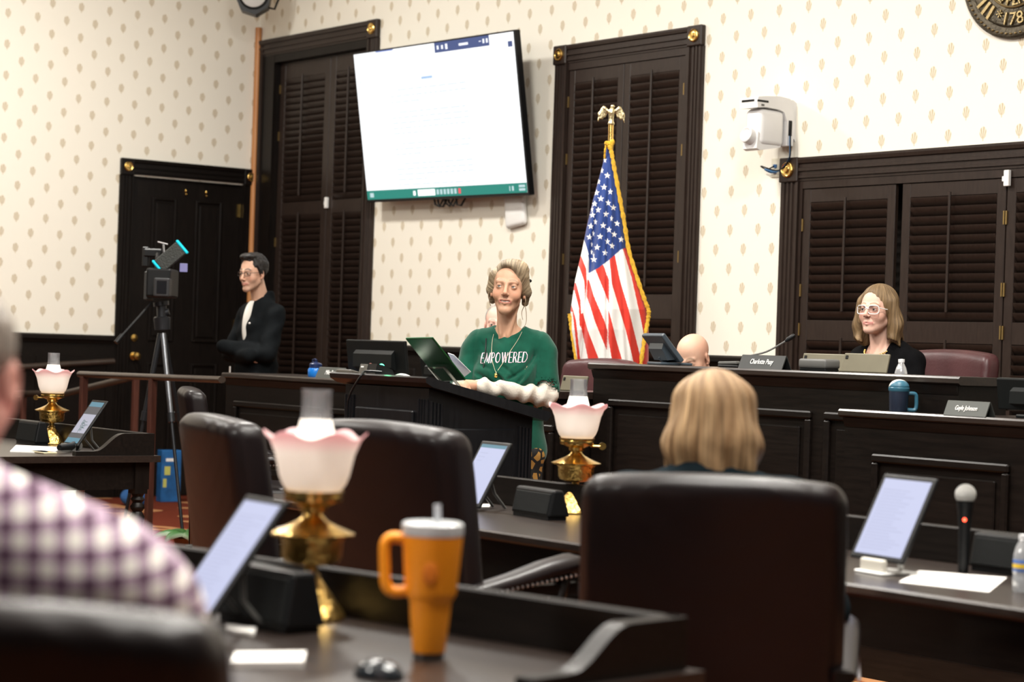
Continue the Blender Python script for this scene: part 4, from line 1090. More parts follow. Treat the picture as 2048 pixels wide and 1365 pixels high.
def cloth(PXa, PYa, TWa):
    V = np.array(o0)[None, None]+PXa[..., None]*np.array(bx_)+PYa[..., None]*np.array(by_)-TWa[..., None]*np.array(FWD)
    return V
front = cloth(PX, PY, TOW)
back = cloth(PX, PY, -.25*bul)
V = np.concatenate([front.reshape(-1, 3), back.reshape(-1, 3)])
nr = len(yrow); ii, jj = np.meshgrid(np.arange(nr-1), np.arange(ns-1), indexing='ij')
a = (ii*ns+jj).ravel(); Qf = np.stack([a, a+1, a+ns+1, a+ns], 1); Qb = Qf[:, ::-1]+nr*ns
sd = []
for j in (0, ns-1):
    i_ = np.arange(nr-1)*ns+j; q = np.stack([i_, i_+ns, i_+ns+nr*ns, i_+nr*ns], 1); sd.append(q)
for i in (0, nr-1):
    j_ = i*ns+np.arange(ns-1); sd.append(np.stack([j_, j_+1, j_+1+nr*ns, j_+nr*ns], 1))
Q = np.concatenate([Qf, Qb]+sd)
me = bpy.data.meshes.new('cloth'); me.from_pydata(V.tolist(), [], Q.tolist()); me.update()
me.polygons.foreach_set('use_smooth', np.ones(len(Q), bool))
P2 = np.stack([PX.ravel(), PY.ravel()], 1)
cW = np.array((.80, .79, .76)); cR = np.array((.62, .035, .02)); cB = np.array((.012, .04, .19))
Cc = np.tile(cW, (len(P2), 1))
k_ = lambda L_: [(1130+x/5.25, 480+y/5.25) for x, y in L_]
reds = [[(600, 100), (690, 400), (740, 640), (790, 870), (812, 985), (870, 980), (1000, 600), (700, 60)], [(812, 985), (800, 1100), (775, 1290), (775, 1900), (1000, 1900), (1000, 900)],
 [(455, 215), (480, 480), (560, 750), (620, 950), (705, 1290), (770, 1900), (860, 1900), (775, 1290), (770, 1200), (700, 930), (640, 700), (560, 420), (512, 165)],
 [(305, 315), (440, 650), (446, 690), (448, 430), (390, 270)], [(440, 750), (440, 1050), (480, 1285), (510, 1900), (640, 1900), (590, 1285), (520, 1050), (452, 780)],
 [(230, 420), (222, 600), (300, 860), (425, 1165), (432, 960), (400, 860), (290, 600), (245, 430)], [(150, 790), (170, 950), (240, 1285), (280, 1900), (420, 1900), (355, 1285), (230, 960), (182, 770)],
 [(100, 150), (162, 165), (215, 310), (222, 470), (202, 590), (195, 440), (140, 270), (90, 240)], [(60, 440), (112, 460), (155, 640), (160, 760), (165, 930), (145, 900), (140, 720), (95, 530), (50, 520)],
 [(20, 640), (66, 690), (110, 850), (140, 1130), (162, 1285), (180, 1900), (100, 1900), (130, 1285), (75, 760), (20, 740)]]
for p in reds: Cc[inpoly(P2, k_(p))] = cR
canton = [(1200, 270), (1240, 270)]+[(1260, 470), (1257, 494), (1240, 501), (1215, 523), (1195, 538), (1176.5, 548), (1177, 520), (1172, 500), (1166, 486), (1150, 470)]
Cc[inpoly(P2, canton)] = cB
Cc[(PY.ravel() > 470) & (PX.ravel() < 1165+(PY.ravel()-470)*.28) & (PY.ravel() < 512)] = cW
stars = [(408, 550, .5), (380, 645, .5), (428, 693, 1), (350, 745, .6), (397, 800, 1.05), (453, 842, .8), (330, 848, .85), (367, 905, 1), (434, 945, .85), (312, 950, .95), (480, 987, .95), (343, 1007, .85), (292, 1053, .95), (412, 1048, .85), (462, 1088, .5), (318, 1115, .6), (514, 1132, 1), (277, 1155, .95), (386, 1152, 1), (440, 1190, .8), (300, 1220, .4), (487, 1232, .95), (265, 1255, .95), (358, 1253, 1.05), (551, 1277, 1.1), (425, 1297, .75), (466, 1337, .85), (285, 1320, .35), (330, 1350, 1.1), (284, 1390, .4), (403, 1400, .9), (302, 1460, 1.1), (290, 1000, .4), (300, 1420, .3)]
for (sx_, sy_, wf) in stars:
    cx0, cy0 = 1120+sx_/4.55, 200+sy_/4.55
    pol = []
    for i in range(10):
        r = (6.9 if i % 2 == 0 else 2.75); an = -PI/2+i*PI/5+.06
        pol.append((cx0+r*math.cos(an)*min(1, wf*1.02), cy0+r*math.sin(an)))
    Cc[inpoly(P2, pol)] = cW
paint(me, np.concatenate([Cc, np.tile(cR, (len(P2), 1))]))
link('cloth', me, vmat('flag_cloth', .65, .25, .15, 160, .2), fl)
GOLD = mat('gold_fringe', (.80, .46, .03), .6, bump=1., bscale=260, vary=.2, vscale=60)
def fringe(path, rad, name):
    pts = [fpt(px, py, tw) for px, py, tw in path]; pts = smooth_path(pts, 10)
    n = len(pts); mb = MB(); mb.tube(pts, [rad*(1+.18*math.sin(i*2.1)+.12*math.sin(i*5.3)) for i in range(n)], 8, flat=.5, up=tuple(-FWD)); mb.build(name, GOLD, fl, True)
fringe([(1217, 290, .045), (1222, 306, .05), (1229, 345, .055), (1239, 400, .06), (1248, 450, .065), (1256, 500, .07), (1272, 555, .08), (1287, 600, .09), (1295, 622, .09), (1294, 640, .09), (1287, 675, .12), (1279, 725, .15), (1272, 800, .15)], .0115, 'fringe')
fringe([(1138, 628, .05), (1141, 650, .05), (1146, 685, .05), (1152, 725, .05), (1160, 800, .05)], .0100, 'fringe')
fringe([(1214, 283, .02), (1210, 300, .03), (1209, 318, .02)], .006, 'fringe_cord')
s = SDF(axis_pts(-.05, .05, .005), axis_pts(-.05, .05, .005), axis_pts(-.05, .05, .005))
s.ell((.012, 0, .008), (.024, .024, .016)).ell((-.014, 0, .016), (.012, .018, .022), .01).ell((.0, .005, -.012), (.018, .022, .02), .01).disp(lambda X, Y, Z: .003*wob(X, Y, Z, 160))
kn = link('tied_knot', s.mesh('tied_knot'), GOLD, fl); kn.location = fpt(1220, 291, .02); kn.rotation_euler = (0, 0, PZF)

# ---- nameplates
PLATE = mat('engraved_black', (.02, .022, .022), .35)
WHT = mat('engraved_white', (.8, .8, .78), .5)
def nameplate(label, pl, pr_, z, y, text, h, shear=.12, col=PLATE):
    x0, x1 = pl, pr_
    e = empty('nameplate', ((x0+x1)/2, y, z), 0, label, 'nameplate')
    wd = x1-x0
    MB().extrude([(-.03, 0), (-.025, 0), (.003, h), (.0, h+.002), (-.004, h)], -wd/2, wd/2, 'x').build('front_plate', col, e)
    MB().extrude([(.0, h), (.003, h+.001), (.035, 0), (.030, 0)], -wd/2, wd/2, 'x').build('rear_plate', col, e)
    sl = math.degrees(math.atan2(.026, h))
    me = text_mesh(text, h*.42, shear, .0006, .78)
    o = link('engraved_name', me, WHT, e); o.location = (0, -.0185, h*.53); o.rotation_euler = (math.radians(-sl), 0, 0)
    xw = max(v.co.x for v in me.vertices)-min(v.co.x for v in me.vertices)
    f = min(1.4, wd*.52/xw) if len(text) > 8 else 1.; o.scale = (f, 1, min(1.3, f*1.15))
    return e
nameplate('black nameplate with white lettering on the taller centre bench', 8.55, 8.835, 1.277, -2.40, 'Charlotte Peay', .062)
nameplate('grey nameplate with white lettering on the right wing of the bench', 9.985, 10.20, 1.122, -2.625, 'Gayle Johnson', .058, col=mat('engraved_grey', (.06, .065, .06), .4))
nameplate('blurred nameplate behind the left end of the lectern', 5.24, 5.52, 1.128, -2.62, 'Mike Ray', .06, col=mat('engraved_grey', (.06, .065, .06), .4))

# ---- monitors seen from behind
def monitor(label, loc, yaw, wd, hh, lean, m=None, name='computer_monitor', standh=.05):
    e = empty(name, loc, yaw, label, 'monitor')
    Mt = T(0, 0, standh) @ RX(lean)
    MB().rbox(-wd/2, wd/2, -.012, .012, 0, hh, .006, 2, Mt).build('housing', m or BLACKP, e)
    MB().extrude([(-.012, hh*.72), (-.035, hh*.62), (-.045, hh*.25), (-.012, hh*.12)], -wd*.33, wd*.33, 'x', Mt).build('rear_bulge', m or BLACKP, e)
    MB().box(-wd/2+.012, wd/2-.012, .012, .0135, .012, hh-.012, Mt).build('screen', mat('dark_glass', (.01, .01, .012), .06, spec=.8), e)
    MB().rbox(-.09, .09, -.10, .07, 0, .014, .004, 1).tube([(0, -.03, .01), Mt @ Vector((0, -.03, hh*.35))], .018, 8).build('stand', m or BLACKP, e)
    return e
DG = mat('dark_grey_plastic', (.005, .006, .006), .45, spec=.25, vary=.1)
monitor('dark monitor seen from behind on the left wing of the bench', (5.56, -2.42, 1.128), .0, .60, .20, 8, DG, standh=.03)
monitor('low dark display behind the slanted tablet on the lectern', (6.22, -2.42, 1.128), .0, .42, .11, 12, DG, standh=.03)
monitor('small bluish display tilted back beside the bald man', (7.93, -2.28, 1.277), -.35, .27, .17, 40, mat('slate_plastic', (.045, .06, .075), .32, spec=.6), standh=.02)
monitor('dark monitor seen from behind at the right end of the bench', (10.33, -2.42, 1.122), .0, .50, .13, 8, DG, standh=.03)
OLV = mat('olive_aluminium', (.16, .145, .10), .5, .25, vary=.08)
def bench_tablet(label, loc, yaw=0, w_=.25, h_=.09):
    return tablet(label, loc, yaw, 14, w_, h_, 'back', 'none', 0., OLV)
bench_tablet('olive tablet back standing just behind the black nameplate', (8.915, -2.25, 1.277), 0, .27, .082)
bench_tablet('olive tablet back standing in front of the woman in black', (9.20, -2.28, 1.277), 0, .27, .088)
bench_tablet('olive tablet back on the bench just right of the green shirt', (7.43, -2.5, 1.128), 0, .20, .08)
sb = empty('conference_speaker', (9.06, -2.42, 1.277), 0, 'rounded grey box on the bench between the two olive tablets', 'speaker')
MB().rbox(-.085, .085, -.05, .05, .012, .055, .012, 3).build('cover', GREYP, sb, True); MB().rbox(-.08, .08, -.045, .045, 0, .014, .004, 1).build('base', BLACKP, sb)
fb = empty('stapler', (8.36, -2.3, 1.277), 0, 'flat black stapler left of the black nameplate on the centre bench', 'stapler')
MB().rbox(-.07, .07, -.018, .018, 0, .012, .004, 1).build('base', BLACKP, fb); MB().rbox(-.07, .06, -.015, .015, .014, .03, .006, 2, RY(-2)).build('arm', GREYP, fb)
# gooseneck microphone
g0 = Vector((8.40, -2.24, 1.277)); tip = at(1586, 673, 9.95)
gn = empty('gooseneck_microphone', g0, 0, 'thin black gooseneck microphone beside the right window casing', 'microphone')
MB().rbox(-.04, .04, -.05, .05, 0, .02, .005, 2).build('base', BLACKP, gn)
tp_ = tip-g0
MB().tube(smooth_path([Vector((0, 0, .015)), Vector((0, 0, .05)), tp_*.45+Vector((0, 0, .01)), tp_*.85]), .0045, 8).build('neck', GREYP, gn, True)
MB().tube([tp_*.84, tp_*.9, tp_*1.0, tp_*1.04], [.006, .012, .012, .008], 12).build('capsule', BLACKP, gn, True)
# bottles, mug
m, nt, b = _nodes('water_plastic'); L = nt.links.new
tp2 = nt.nodes.new('ShaderNodeBsdfTransparent'); tp2.inputs[0].default_value = (.9, .92, .94, 1); gl2 = nt.nodes.new('ShaderNodeBsdfGlossy'); gl2.inputs['Roughness'].default_value = .08
df2 = nt.nodes.new('ShaderNodeBsdfDiffuse'); df2.inputs[0].default_value = (.8, .82, .85, 1); ma = nt.nodes.new('ShaderNodeMixShader'); ma.inputs[0].default_value = .35; mb2 = nt.nodes.new('ShaderNodeMixShader'); mb2.inputs[0].default_value = .28
L(tp2.outputs[0], ma.inputs[1]); L(gl2.outputs[0], ma.inputs[2]); L(ma.outputs[0], mb2.inputs[1]); L(df2.outputs[0], mb2.inputs[2]); L(mb2.outputs[0], nt.nodes['Material Output'].inputs[0])
WATER = m
def bottle(label, loc, sc=1., lab=True, cap=True):
    e = empty('water_bottle', loc, 0, label, 'bottle'); e.scale = (sc,)*3
    MB().lathe([(.0, 0), (.028, 0), (.031, .006), (.031, .05), (.029, .056), (.031, .062), (.031, .11), (.030, .122), (.024, .145), (.014, .166), (.0125, .178)], 24, fn=lambda r, z, a: (r*(1+.02*math.cos(6*a)*(.0 < z < .05)), z)).build('body', WATER, e, True)
    MB().lathe([(.0150, .170), (.0155, .172), (.0155, .186), (.0, .188)], 20).build('cap', mat('clear_cap', (.75, .76, .78), .35), e, True)
    if lab:
        MB().lathe([(.0315, .066), (.0318, .067), (.0318, .104), (.0315, .105)], 24, cap=False).build('label_band', mat('label_blue', (.08, .16, .42), .4), e, True)
        MB().lathe([(.0322, .078), (.0322, .092)], 24, cap=False).build('label_stripe', mat('label_yellow', (.75, .5, .03), .4), e, True)
    return e
bottle('clear water bottle with a blue label at the right edge', onz(2044, 1184, .74), .8)
bottle('clear plastic water bottle in front of the woman in black', (9.245, -2.085, 1.166), .95, False)
mg = empty('travel_mug', (9.70, -2.605, 1.122), 0, 'dark blue travel mug with a white lid on the right wing', 'mug')
NAVY = mat('navy_enamel', (.016, .025, .045), .35); TEAL = mat('teal_enamel', (.03, .12, .18), .35)
MB().lathe([(.0, 0), (.036, 0), (.038, .004), (.041, .085)], 28).build('body', NAVY, mg, True)
MB().lathe([(.0415, .085), (.044, .09), (.044, .10), (.040, .104)], 28).build('collar', TEAL, mg, True)
s = SDF(axis_pts(-.06, .06, .004), axis_pts(-.06, .06, .004), axis_pts(.08, .16, .004)); s.ell((0, 0, .10), (.043, .043, .036)); s.plane((0, 0, .1), (0, 0, -1))
link('lid', s.mesh('lid', lambda V: np.where((V[:, :1]*.8-V[:, 1:2]*.3+(V[:, 2:3]-.118)*-.9 < .005), np.array([[.62, .6, .55]]), np.array([[.03, .12, .18]]))), vmat('lid_paint', .4), mg)
MB().tube(smooth_path([Vector(RGT)*.038+Vector((0, 0, .078)), Vector(RGT)*.068+Vector((0, 0, .076)), Vector(RGT)*.074+Vector((0, 0, .05)), Vector(RGT)*.07+Vector((0, 0, .012)), Vector(RGT)*.036+Vector((0, 0, .010))]), .008, 8).build('handle', TEAL, mg, True)
bb_ = empty('sports_bottle', (5.10, -2.56, 1.128), 0, 'short bright blue bottle with a navy cap on the left wing', 'bottle')
MB().lathe([(.0, 0), (.042, 0), (.046, .006), (.046, .04), (.042, .05), (.03, .056)], 24).build('body', mat('bright_blue_plastic', (.01, .16, .55), .2, spec=.6), bb_, True)
MB().lathe([(.036, .05), (.038, .052), (.038, .075), (.03, .082), (.012, .086), (.012, .095), (.0, .096)], 24).build('cap', mat('navy_plastic', (.01, .02, .07), .3), bb_, True)
MB().tube([(-.03, 0, .08), (-.035, 0, .1), (-.01, 0, .105), (.01, 0, .098)], .005, 8).build('carry_loop', mat('navy_plastic', (.01, .02, .07), .3), bb_, True)

# ---- things on the lectern
def ltop(x, y): return 1.206-(y-(LYF-.02))*sl_
LS = math.degrees(math.atan(-sl_))
def on_lec(px, py):
    z = 1.2
    for _ in range(6):
        q = onz(px, py, z); z = ltop(q.x, q.y)
    return Vector((q.x, q.y, z))
def lplace(px, py, yoff=0):              # a point on the front rim of the lectern seen at this column
    q = ony(px, 750, LYF+yoff); return Vector((q.x, LYF+yoff, ltop(q.x, LYF+yoff)))
q = lplace(698, 0, .06); bx = empty('charger_box', q, 0, 'small flat grey box on the left end of the lectern', 'box'); bx.rotation_euler = (math.radians(LS), 0, 0)
MB().rbox(-.06, .06, -.035, .035, 0, .022, .005, 2).build('case', mat('taupe_plastic', (.07, .062, .05), .5), bx); MB().rbox(-.05, .05, -.03, .03, .022, .024, .001, 1).build('lid', GREYP, bx)
q = lplace(752, 0, .10); tm = empty('speech_timer', q, -.1, 'small timer with a lit green light on the lectern', 'timer'); tm.rotation_euler = (math.radians(LS), 0, -.1)
MB().extrude([(-.05, 0), (-.05, .058), (-.02, .060), (.03, .05), (.07, .0)], -.075, .075, 'x').build('case', BLACKP, tm)
MB().rbox(-.072, -.005, -.0525, -.049, .006, .053, .001, 1).build('grey_panel', mat('panel_grey', (.10, .095, .08), .5), tm)
MB().rbox(-.06, -.035, -.054, -.052, .038, .045, .0005, 1).build('maker_mark', WHITEP, tm)
MB().sphere((.045, -.01, .058), (.012, .012, .009), 12, 8).build('green_light', emis('green_led', (.05, 1., .5), 9.), tm, True)
MB().sphere((-.02, -.03, .059), (.008, .008, .005), 10, 6).build('red_light', emis('dim_red', (.5, .08, .04), 1.), tm, True)
gl_ = bpy.data.lights.new('timer_glow', 'POINT'); gl_.energy = .35; gl_.color = (.1, 1., .45); gl_.shadow_soft_size = .01
go = bpy.data.objects.new('timer_glow', gl_); COL.objects.link(go); go.parent = tm; go.location = (.05, -.012, .085)
q = lplace(806, 0, .12); hs = empty('eyeglass_case', q, -.25, 'slim white curved case lying beside the timer on the lectern', 'case'); hs.rotation_euler = (math.radians(LS), 0, -.25)
MB().tube(smooth_path([Vector((-.085, 0, .008)), Vector((-.05, 0, .022)), Vector((0, 0, .026)), Vector((.05, 0, .020)), Vector((.085, 0, .006))]), .020, 10, flat=.42, up=(0, 0, 1)).build('lid', WHITEP, hs, True)
MB().tube(smooth_path([Vector((-.085, 0, .002)), Vector((0, 0, .012)), Vector((.085, 0, .0))]), .019, 10, flat=.3, up=(0, 0, 1)).build('base', mat('mint_plastic', (.25, .55, .42), .4), hs, True)
# tablet seen from behind, its screen to the speaker
q0, q1 = at(812, 680, 8.62), at(868, 680, 8.55)
lt = empty('lectern_tablet', (0, 0, 0), 0, 'tablet with a painted green reflection, propped on a grey stand on the lectern', 'tablet')
tl, tr_, br, bl = at(810, 678, 8.78), at(864, 677, 8.62), at(931, 762, 8.82), at(879, 764, 8.98)
cc = (tl+tr_+br+bl)/4; lt.location = (cc.x, cc.y, 0)
n_ = (tr_-tl).cross(bl-tl).normalized(); n_ = n_ if n_.dot(-FWD) > 0 else -n_
rr_ = [lt.location*-1+p for p in (tl, tr_, br, bl)]
def slab(cs, n, t):
    mb = MB(); vs = list(cs)+[c_-n*t for c_ in cs]
    return mb.add(vs, [(0, 1, 2, 3), (4, 7, 6, 5), (0, 4, 5, 1), (1, 5, 6, 2), (2, 6, 7, 3), (3, 7, 4, 0)])
GRN = mat('green_reflection_case', (.006, .075, .03), .28, .35, spec=.6, col2=(.01, .12, .03), vscale=3)  # dark tablet back; the green reflection on it is put into the base colour
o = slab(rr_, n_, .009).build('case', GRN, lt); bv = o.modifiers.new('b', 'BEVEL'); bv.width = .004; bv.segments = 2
ins = [sum(rr_, Vector())/4+(c_-sum(rr_, Vector())/4)*.94-n_*.0092 for c_ in rr_]
slab(ins, n_, .001).build('screen', SCR, lt)
mid = lambda a, b_, t: a.lerp(b_, t)
s1, s2 = mid(rr_[0], rr_[3], .62), mid(rr_[1], rr_[2], .62)
b1, b2 = mid(s1, s2, .15), mid(s1, s2, .72)
f1, f2 = at(885, 768, 8.78)-lt.location, at(920, 775, 8.72)-lt.location
MB().tube([f1, b1+n_*.012, mid(b1, b2, .5)+n_*.014, b2+n_*.012, f2], .008, 8, flat=.6).build('stand', mat('stand_grey', (.12, .12, .10), .4, .5), lt, True)
pp = MB(); pa_, pb_, pc_, pd_ = at(896, 706, 8.95), at(908, 710, 8.93), at(942, 744, 9.0), at(924, 758, 9.02)
c0 = (pa_+pb_+pc_+pd_)/4; nn = (pb_-pa_).cross(pd_-pa_).normalized()
o = slab([q_-c0 for q_ in (pa_, pb_, pc_, pd_)], nn, .002).build('speech_notes', PAPER); o.location = c0; tag(o, 'white sheet of notes held behind the lectern tablet', 'paper')
c_a = lplace(735, 0, .0)
cord('lectern_cable', 'thin black cable hanging down the left front edge of the lectern', [c_a+Vector((.02, .06, .012)), c_a+Vector((-.02, .0, .012)), at(722, 752, 8.93), at(700, 790, 8.98), at(694, 830, 9.0), at(696, 930, 9.0)], .005, BLACKP)

# ---- video camera on a tripod
TD = 13.4
tb = at(325, 700, TD); tb.z = 0
tri = empty('camera_tripod', tb, yaw_of(-FWD), 'black tripod carrying the video camera by the door', 'tripod')
def tl_(px, py, off=0): 
    q = at(px, py, TD)-FWD*off-tb; Mi = Matrix.Rotation(-yaw_of(-FWD), 4, 'Z'); return Mi @ q
DKM = mat('tripod_metal', (.03, .032, .036), .35, .6); SLV = mat('tripod_tube', (.20, .21, .23), .3, .8)
ap_ = tl_(324, 650); 
for (px, off, mm) in ((240, .0, DKM), (380, .25, SLV), (375, -.5, DKM)):
    ft = tl_(px, 1100, off); ft.z = .012
    a0 = ap_+(ft-ap_)*.04; md = ap_+(ft-ap_)*.42
    MB().tube([a0, md], .017, 10).build('upper_leg', mm, tri, True)
    MB().tube([md, ft], .011, 10).build('lower_leg', DKM, tri, True)
    MB().tube([md+(ap_-md)*.05, md-(ap_-md)*.05], .023, 10).build('leg_clamp', DKM, tri, True)
    MB().sphere(ft+Vector((0, 0, .006)), (.022, .022, .018), 10, 6).build('rubber_foot', BLACKP, tri, True)
MB().tube([tl_(325, 660), tl_(324, 636), tl_(324, 634)], [.05, .055, .045], 14).build('crown', DKM, tri, True)
MB().tube([tl_(324, 640), tl_(323, 612)], .032, 14).tube([tl_(323, 612), tl_(322, 604)], .05, 14).tube([tl_(322, 628), tl_(338, 624)], .022, 10).build('fluid_head', DKM, tri, True)
MB().tube([tl_(306, 606, .05), tl_(252, 676, .2)], .008, 8).build('pan_handle', BLACKP, tri, True)
MB().tube([tl_(256, 671, .19), tl_(245, 686, .22)], .016, 10).build('handle_grip', BLACKP, tri, True)
vc = empty('video_camera', at(325, 602, TD), yaw_of(-FWD), 'black broadcast video camera with a tilted cyan-edged screen on tripod', 'camera')
vc.scale = (1.08, 1.08, 1.08)
kx_ = TD/FPX/1.08
def vx(px, py, off=0): return Vector((-(px-325)*kx_, off, -(py-602)*kx_))
# seen from the side/front: local x = picture left(+), z up
MB().rbox(-.06, .085, -.20, .10, .02, .19, .012, 2).build('body', BLACKP, vc)
MB().rbox(-.07, .02, .10, .20, .02, .13, .008, 2).build('lens_hood', mat('hood_black', (.02, .02, .022), .4), vc)
MB().rbox(-.055, .005, .195, .202, .035, .115, .002, 1).build('lens_glass', mat('dark_glass', (.01, .01, .012), .06, spec=.8), vc)
MB().tube([(.05, -.15, .19), (.05, -.13, .26), (.04, .0, .275), (.03, .05, .25), (.03, .06, .19)], .012, 8).build('carry_handle', BLACKP, vc, True)
MB().rbox(.02, .13, -.10, -.04, .26, .31, .008, 1).rbox(.10, .14, -.10, -.05, .20, .32, .006, 1).build('viewfinder', BLACKP, vc)
MB().tube([(.0, .0, .27), (.005, .0, .335)], .006, 8).tube([(-.02, 0, .335), (.04, 0, .348)], .006, 8).build('shoe_mount', STEEL, vc, True)
ML_ = T(*vx(342, 515, .08)) @ RY(42)
MB().rbox(-.085, .085, -.012, .012, -.045, .045, .005, 1, ML_).build('monitor_body', mat('screen_back', (.025, .028, .025), .5, bump=.5, bscale=120), vc)
CY_ = mat('cyan_plastic', (.0, .55, .72), .4, emit=(0, .5, .65), estr=.15)
MB().rbox(-.1, -.085, -.014, .014, -.05, .05, .004, 1, ML_).build('cyan_cap', CY_, vc); MB().rbox(.085, .1, -.014, .014, -.05, .05, .004, 1, ML_).build('cyan_cap', CY_, vc)
MB().rbox(-.145, -.10, .02, .026, .175, .225, .002, 1).build('small_display', emis('lilac_screen', (.35, .32, .6), .7), vc)
MB().rbox(.075, .10, -.12, .08, .0, .17, .006, 1).build('side_grip', mat('strap_grey', (.03, .03, .028), .6), vc)

# ---- odds and ends on the carpet at the left
q = onz(336, 1004, 0)
pb = empty('blue_display_box', q, PI/2-.1, 'tall blue printed box standing by the door', 'box')
BLU = mat('printed_blue', (.015, .10, .28), .45, vary=.3, vscale=14)
MB().rbox(-.085, .085, -.05, .05, 0, .42, .004, 1).build('carton', BLU, pb)
MB().box(-.05, .04, -.0515, -.05, .33, .355).build('printed_white_mark', WHITEP, pb); MB().box(-.06, -.01, -.0515, -.05, .22, .29).box(-.07, -.04, -.0515, -.05, .12, .19).build('printed_yellow_mark', mat('print_yellow', (.5, .5, .12), .5), pb)
def lump(name, label, cat, loc, r, col, seed):
    s = SDF(axis_pts(-r[0]*1.3, r[0]*1.3, .012), axis_pts(-r[1]*1.3, r[1]*1.3, .012), axis_pts(-.02, r[2]*1.4, .012))
    s.ell((0, 0, r[2]*.45), (r[0], r[1], r[2]*.6)); s.ell((r[0]*.3, 0, r[2]*.7), (r[0]*.5, r[1]*.6, r[2]*.4), .04); s.disp(lambda X, Y, Z: .012*wob(X, Y, Z, 28, seed)); s.plane((0, 0, .004), (0, 0, -1))
    o = link(name, s.mesh(name), mat(name+'_cloth', col, .8, bump=.4, bscale=60, vary=.15)); o.location = loc; return tag(o, label, cat)
lump('blue_bag', 'crumpled blue bag on the carpet below the far left desk', 'bag', onz(268, 1012, 0), (.11, .10, .13), (.02, .09, .26), 1.)
lump('white_bag', 'pale crumpled bag on the carpet behind the checked shirt', 'bag', onz(140, 1008, 0), (.12, .10, .11), (.45, .5, .5), 3.)
lv = empty('potted_plant', onz(374, 1112, 0), 0, 'low green plant with pale-edged leaves beside the left chair', 'plant')
GL = vmat('leaf_paint', .45, .5)
MB().lathe([(.0, 0), (.06, 0), (.085, .10), (.09, .11), (.08, .11), (.07, .09)], 20).build('pot', mat('clay', (.25, .1, .05), .7, vary=.2), lv, True)
for i in range(9):
    a = i*2*PI/9+.3; ln = .20+.05*((i*37) % 5)/5
    vs = []; cs = []; 
    for u_ in range(9):
        t = u_/8; wv_ = .055*math.sin(PI*min(1, t*1.05+.02))**.8
        for k2 in range(-2, 3):
            rr2 = ln*t; zz = .11+.16*t-.15*t*t-.012*abs(k2)*(k2 != 0)+.01*(abs(k2) == 1)
            vs.append((rr2*math.cos(a)-k2/2*wv_*math.sin(a), rr2*math.sin(a)+k2/2*wv_*math.cos(a), zz)); cs.append((.45, .55, .4) if abs(k2) == 2 else (.03, .13, .02))
    fs = [(u_*5+k2, u_*5+k2+1, (u_+1)*5+k2+1, (u_+1)*5+k2) for u_ in range(8) for k2 in range(4)]
    lm = bpy.data.meshes.new('leaf'); lm.from_pydata(vs, [], fs); lm.update(); paint(lm, np.array(cs))
    for p in lm.polygons: p.use_smooth = True
    o = link('leaf', lm, GL, lv); so_ = o.modifiers.new('s', 'SOLIDIFY'); so_.thickness = .003
# ================================================================ people
def v3(*a): return np.array(a, float)
class Body:
    """one continuous implicit figure; head parts are given in the head's own frame"""
    def __init__(s, lo, hi, head_c, coarse=.011, fine=.0026, fr=.135, hrot=None):
        s.hc = np.array(head_c, float); s.HR = np.array((hrot or I4).to_3x3())
        s.ax = [axis_pts(lo[i], hi[i], coarse, fine, head_c[i]-(fr if i < 2 else fr+.01), head_c[i]+fr) for i in range(3)]
        s.s = SDF(*s.ax)
    def h(s, p): return s.hc+s.HR @ np.array(p, float)
    def hcap(s, a, b, ra, rb=None, k=.0, op='+'): s.s.cap(s.h(a), s.h(b), ra, rb, k, op)
    def hell(s, c, r, k=0., op='+', R=None):
        Rm = s.HR if R is None else s.HR @ np.array(R.to_3x3())
        s.s.ell(s.h(c), r, k, op, Rm)
    def hloc(s, V): return (V-s.hc) @ s.HR           # body points -> head frame
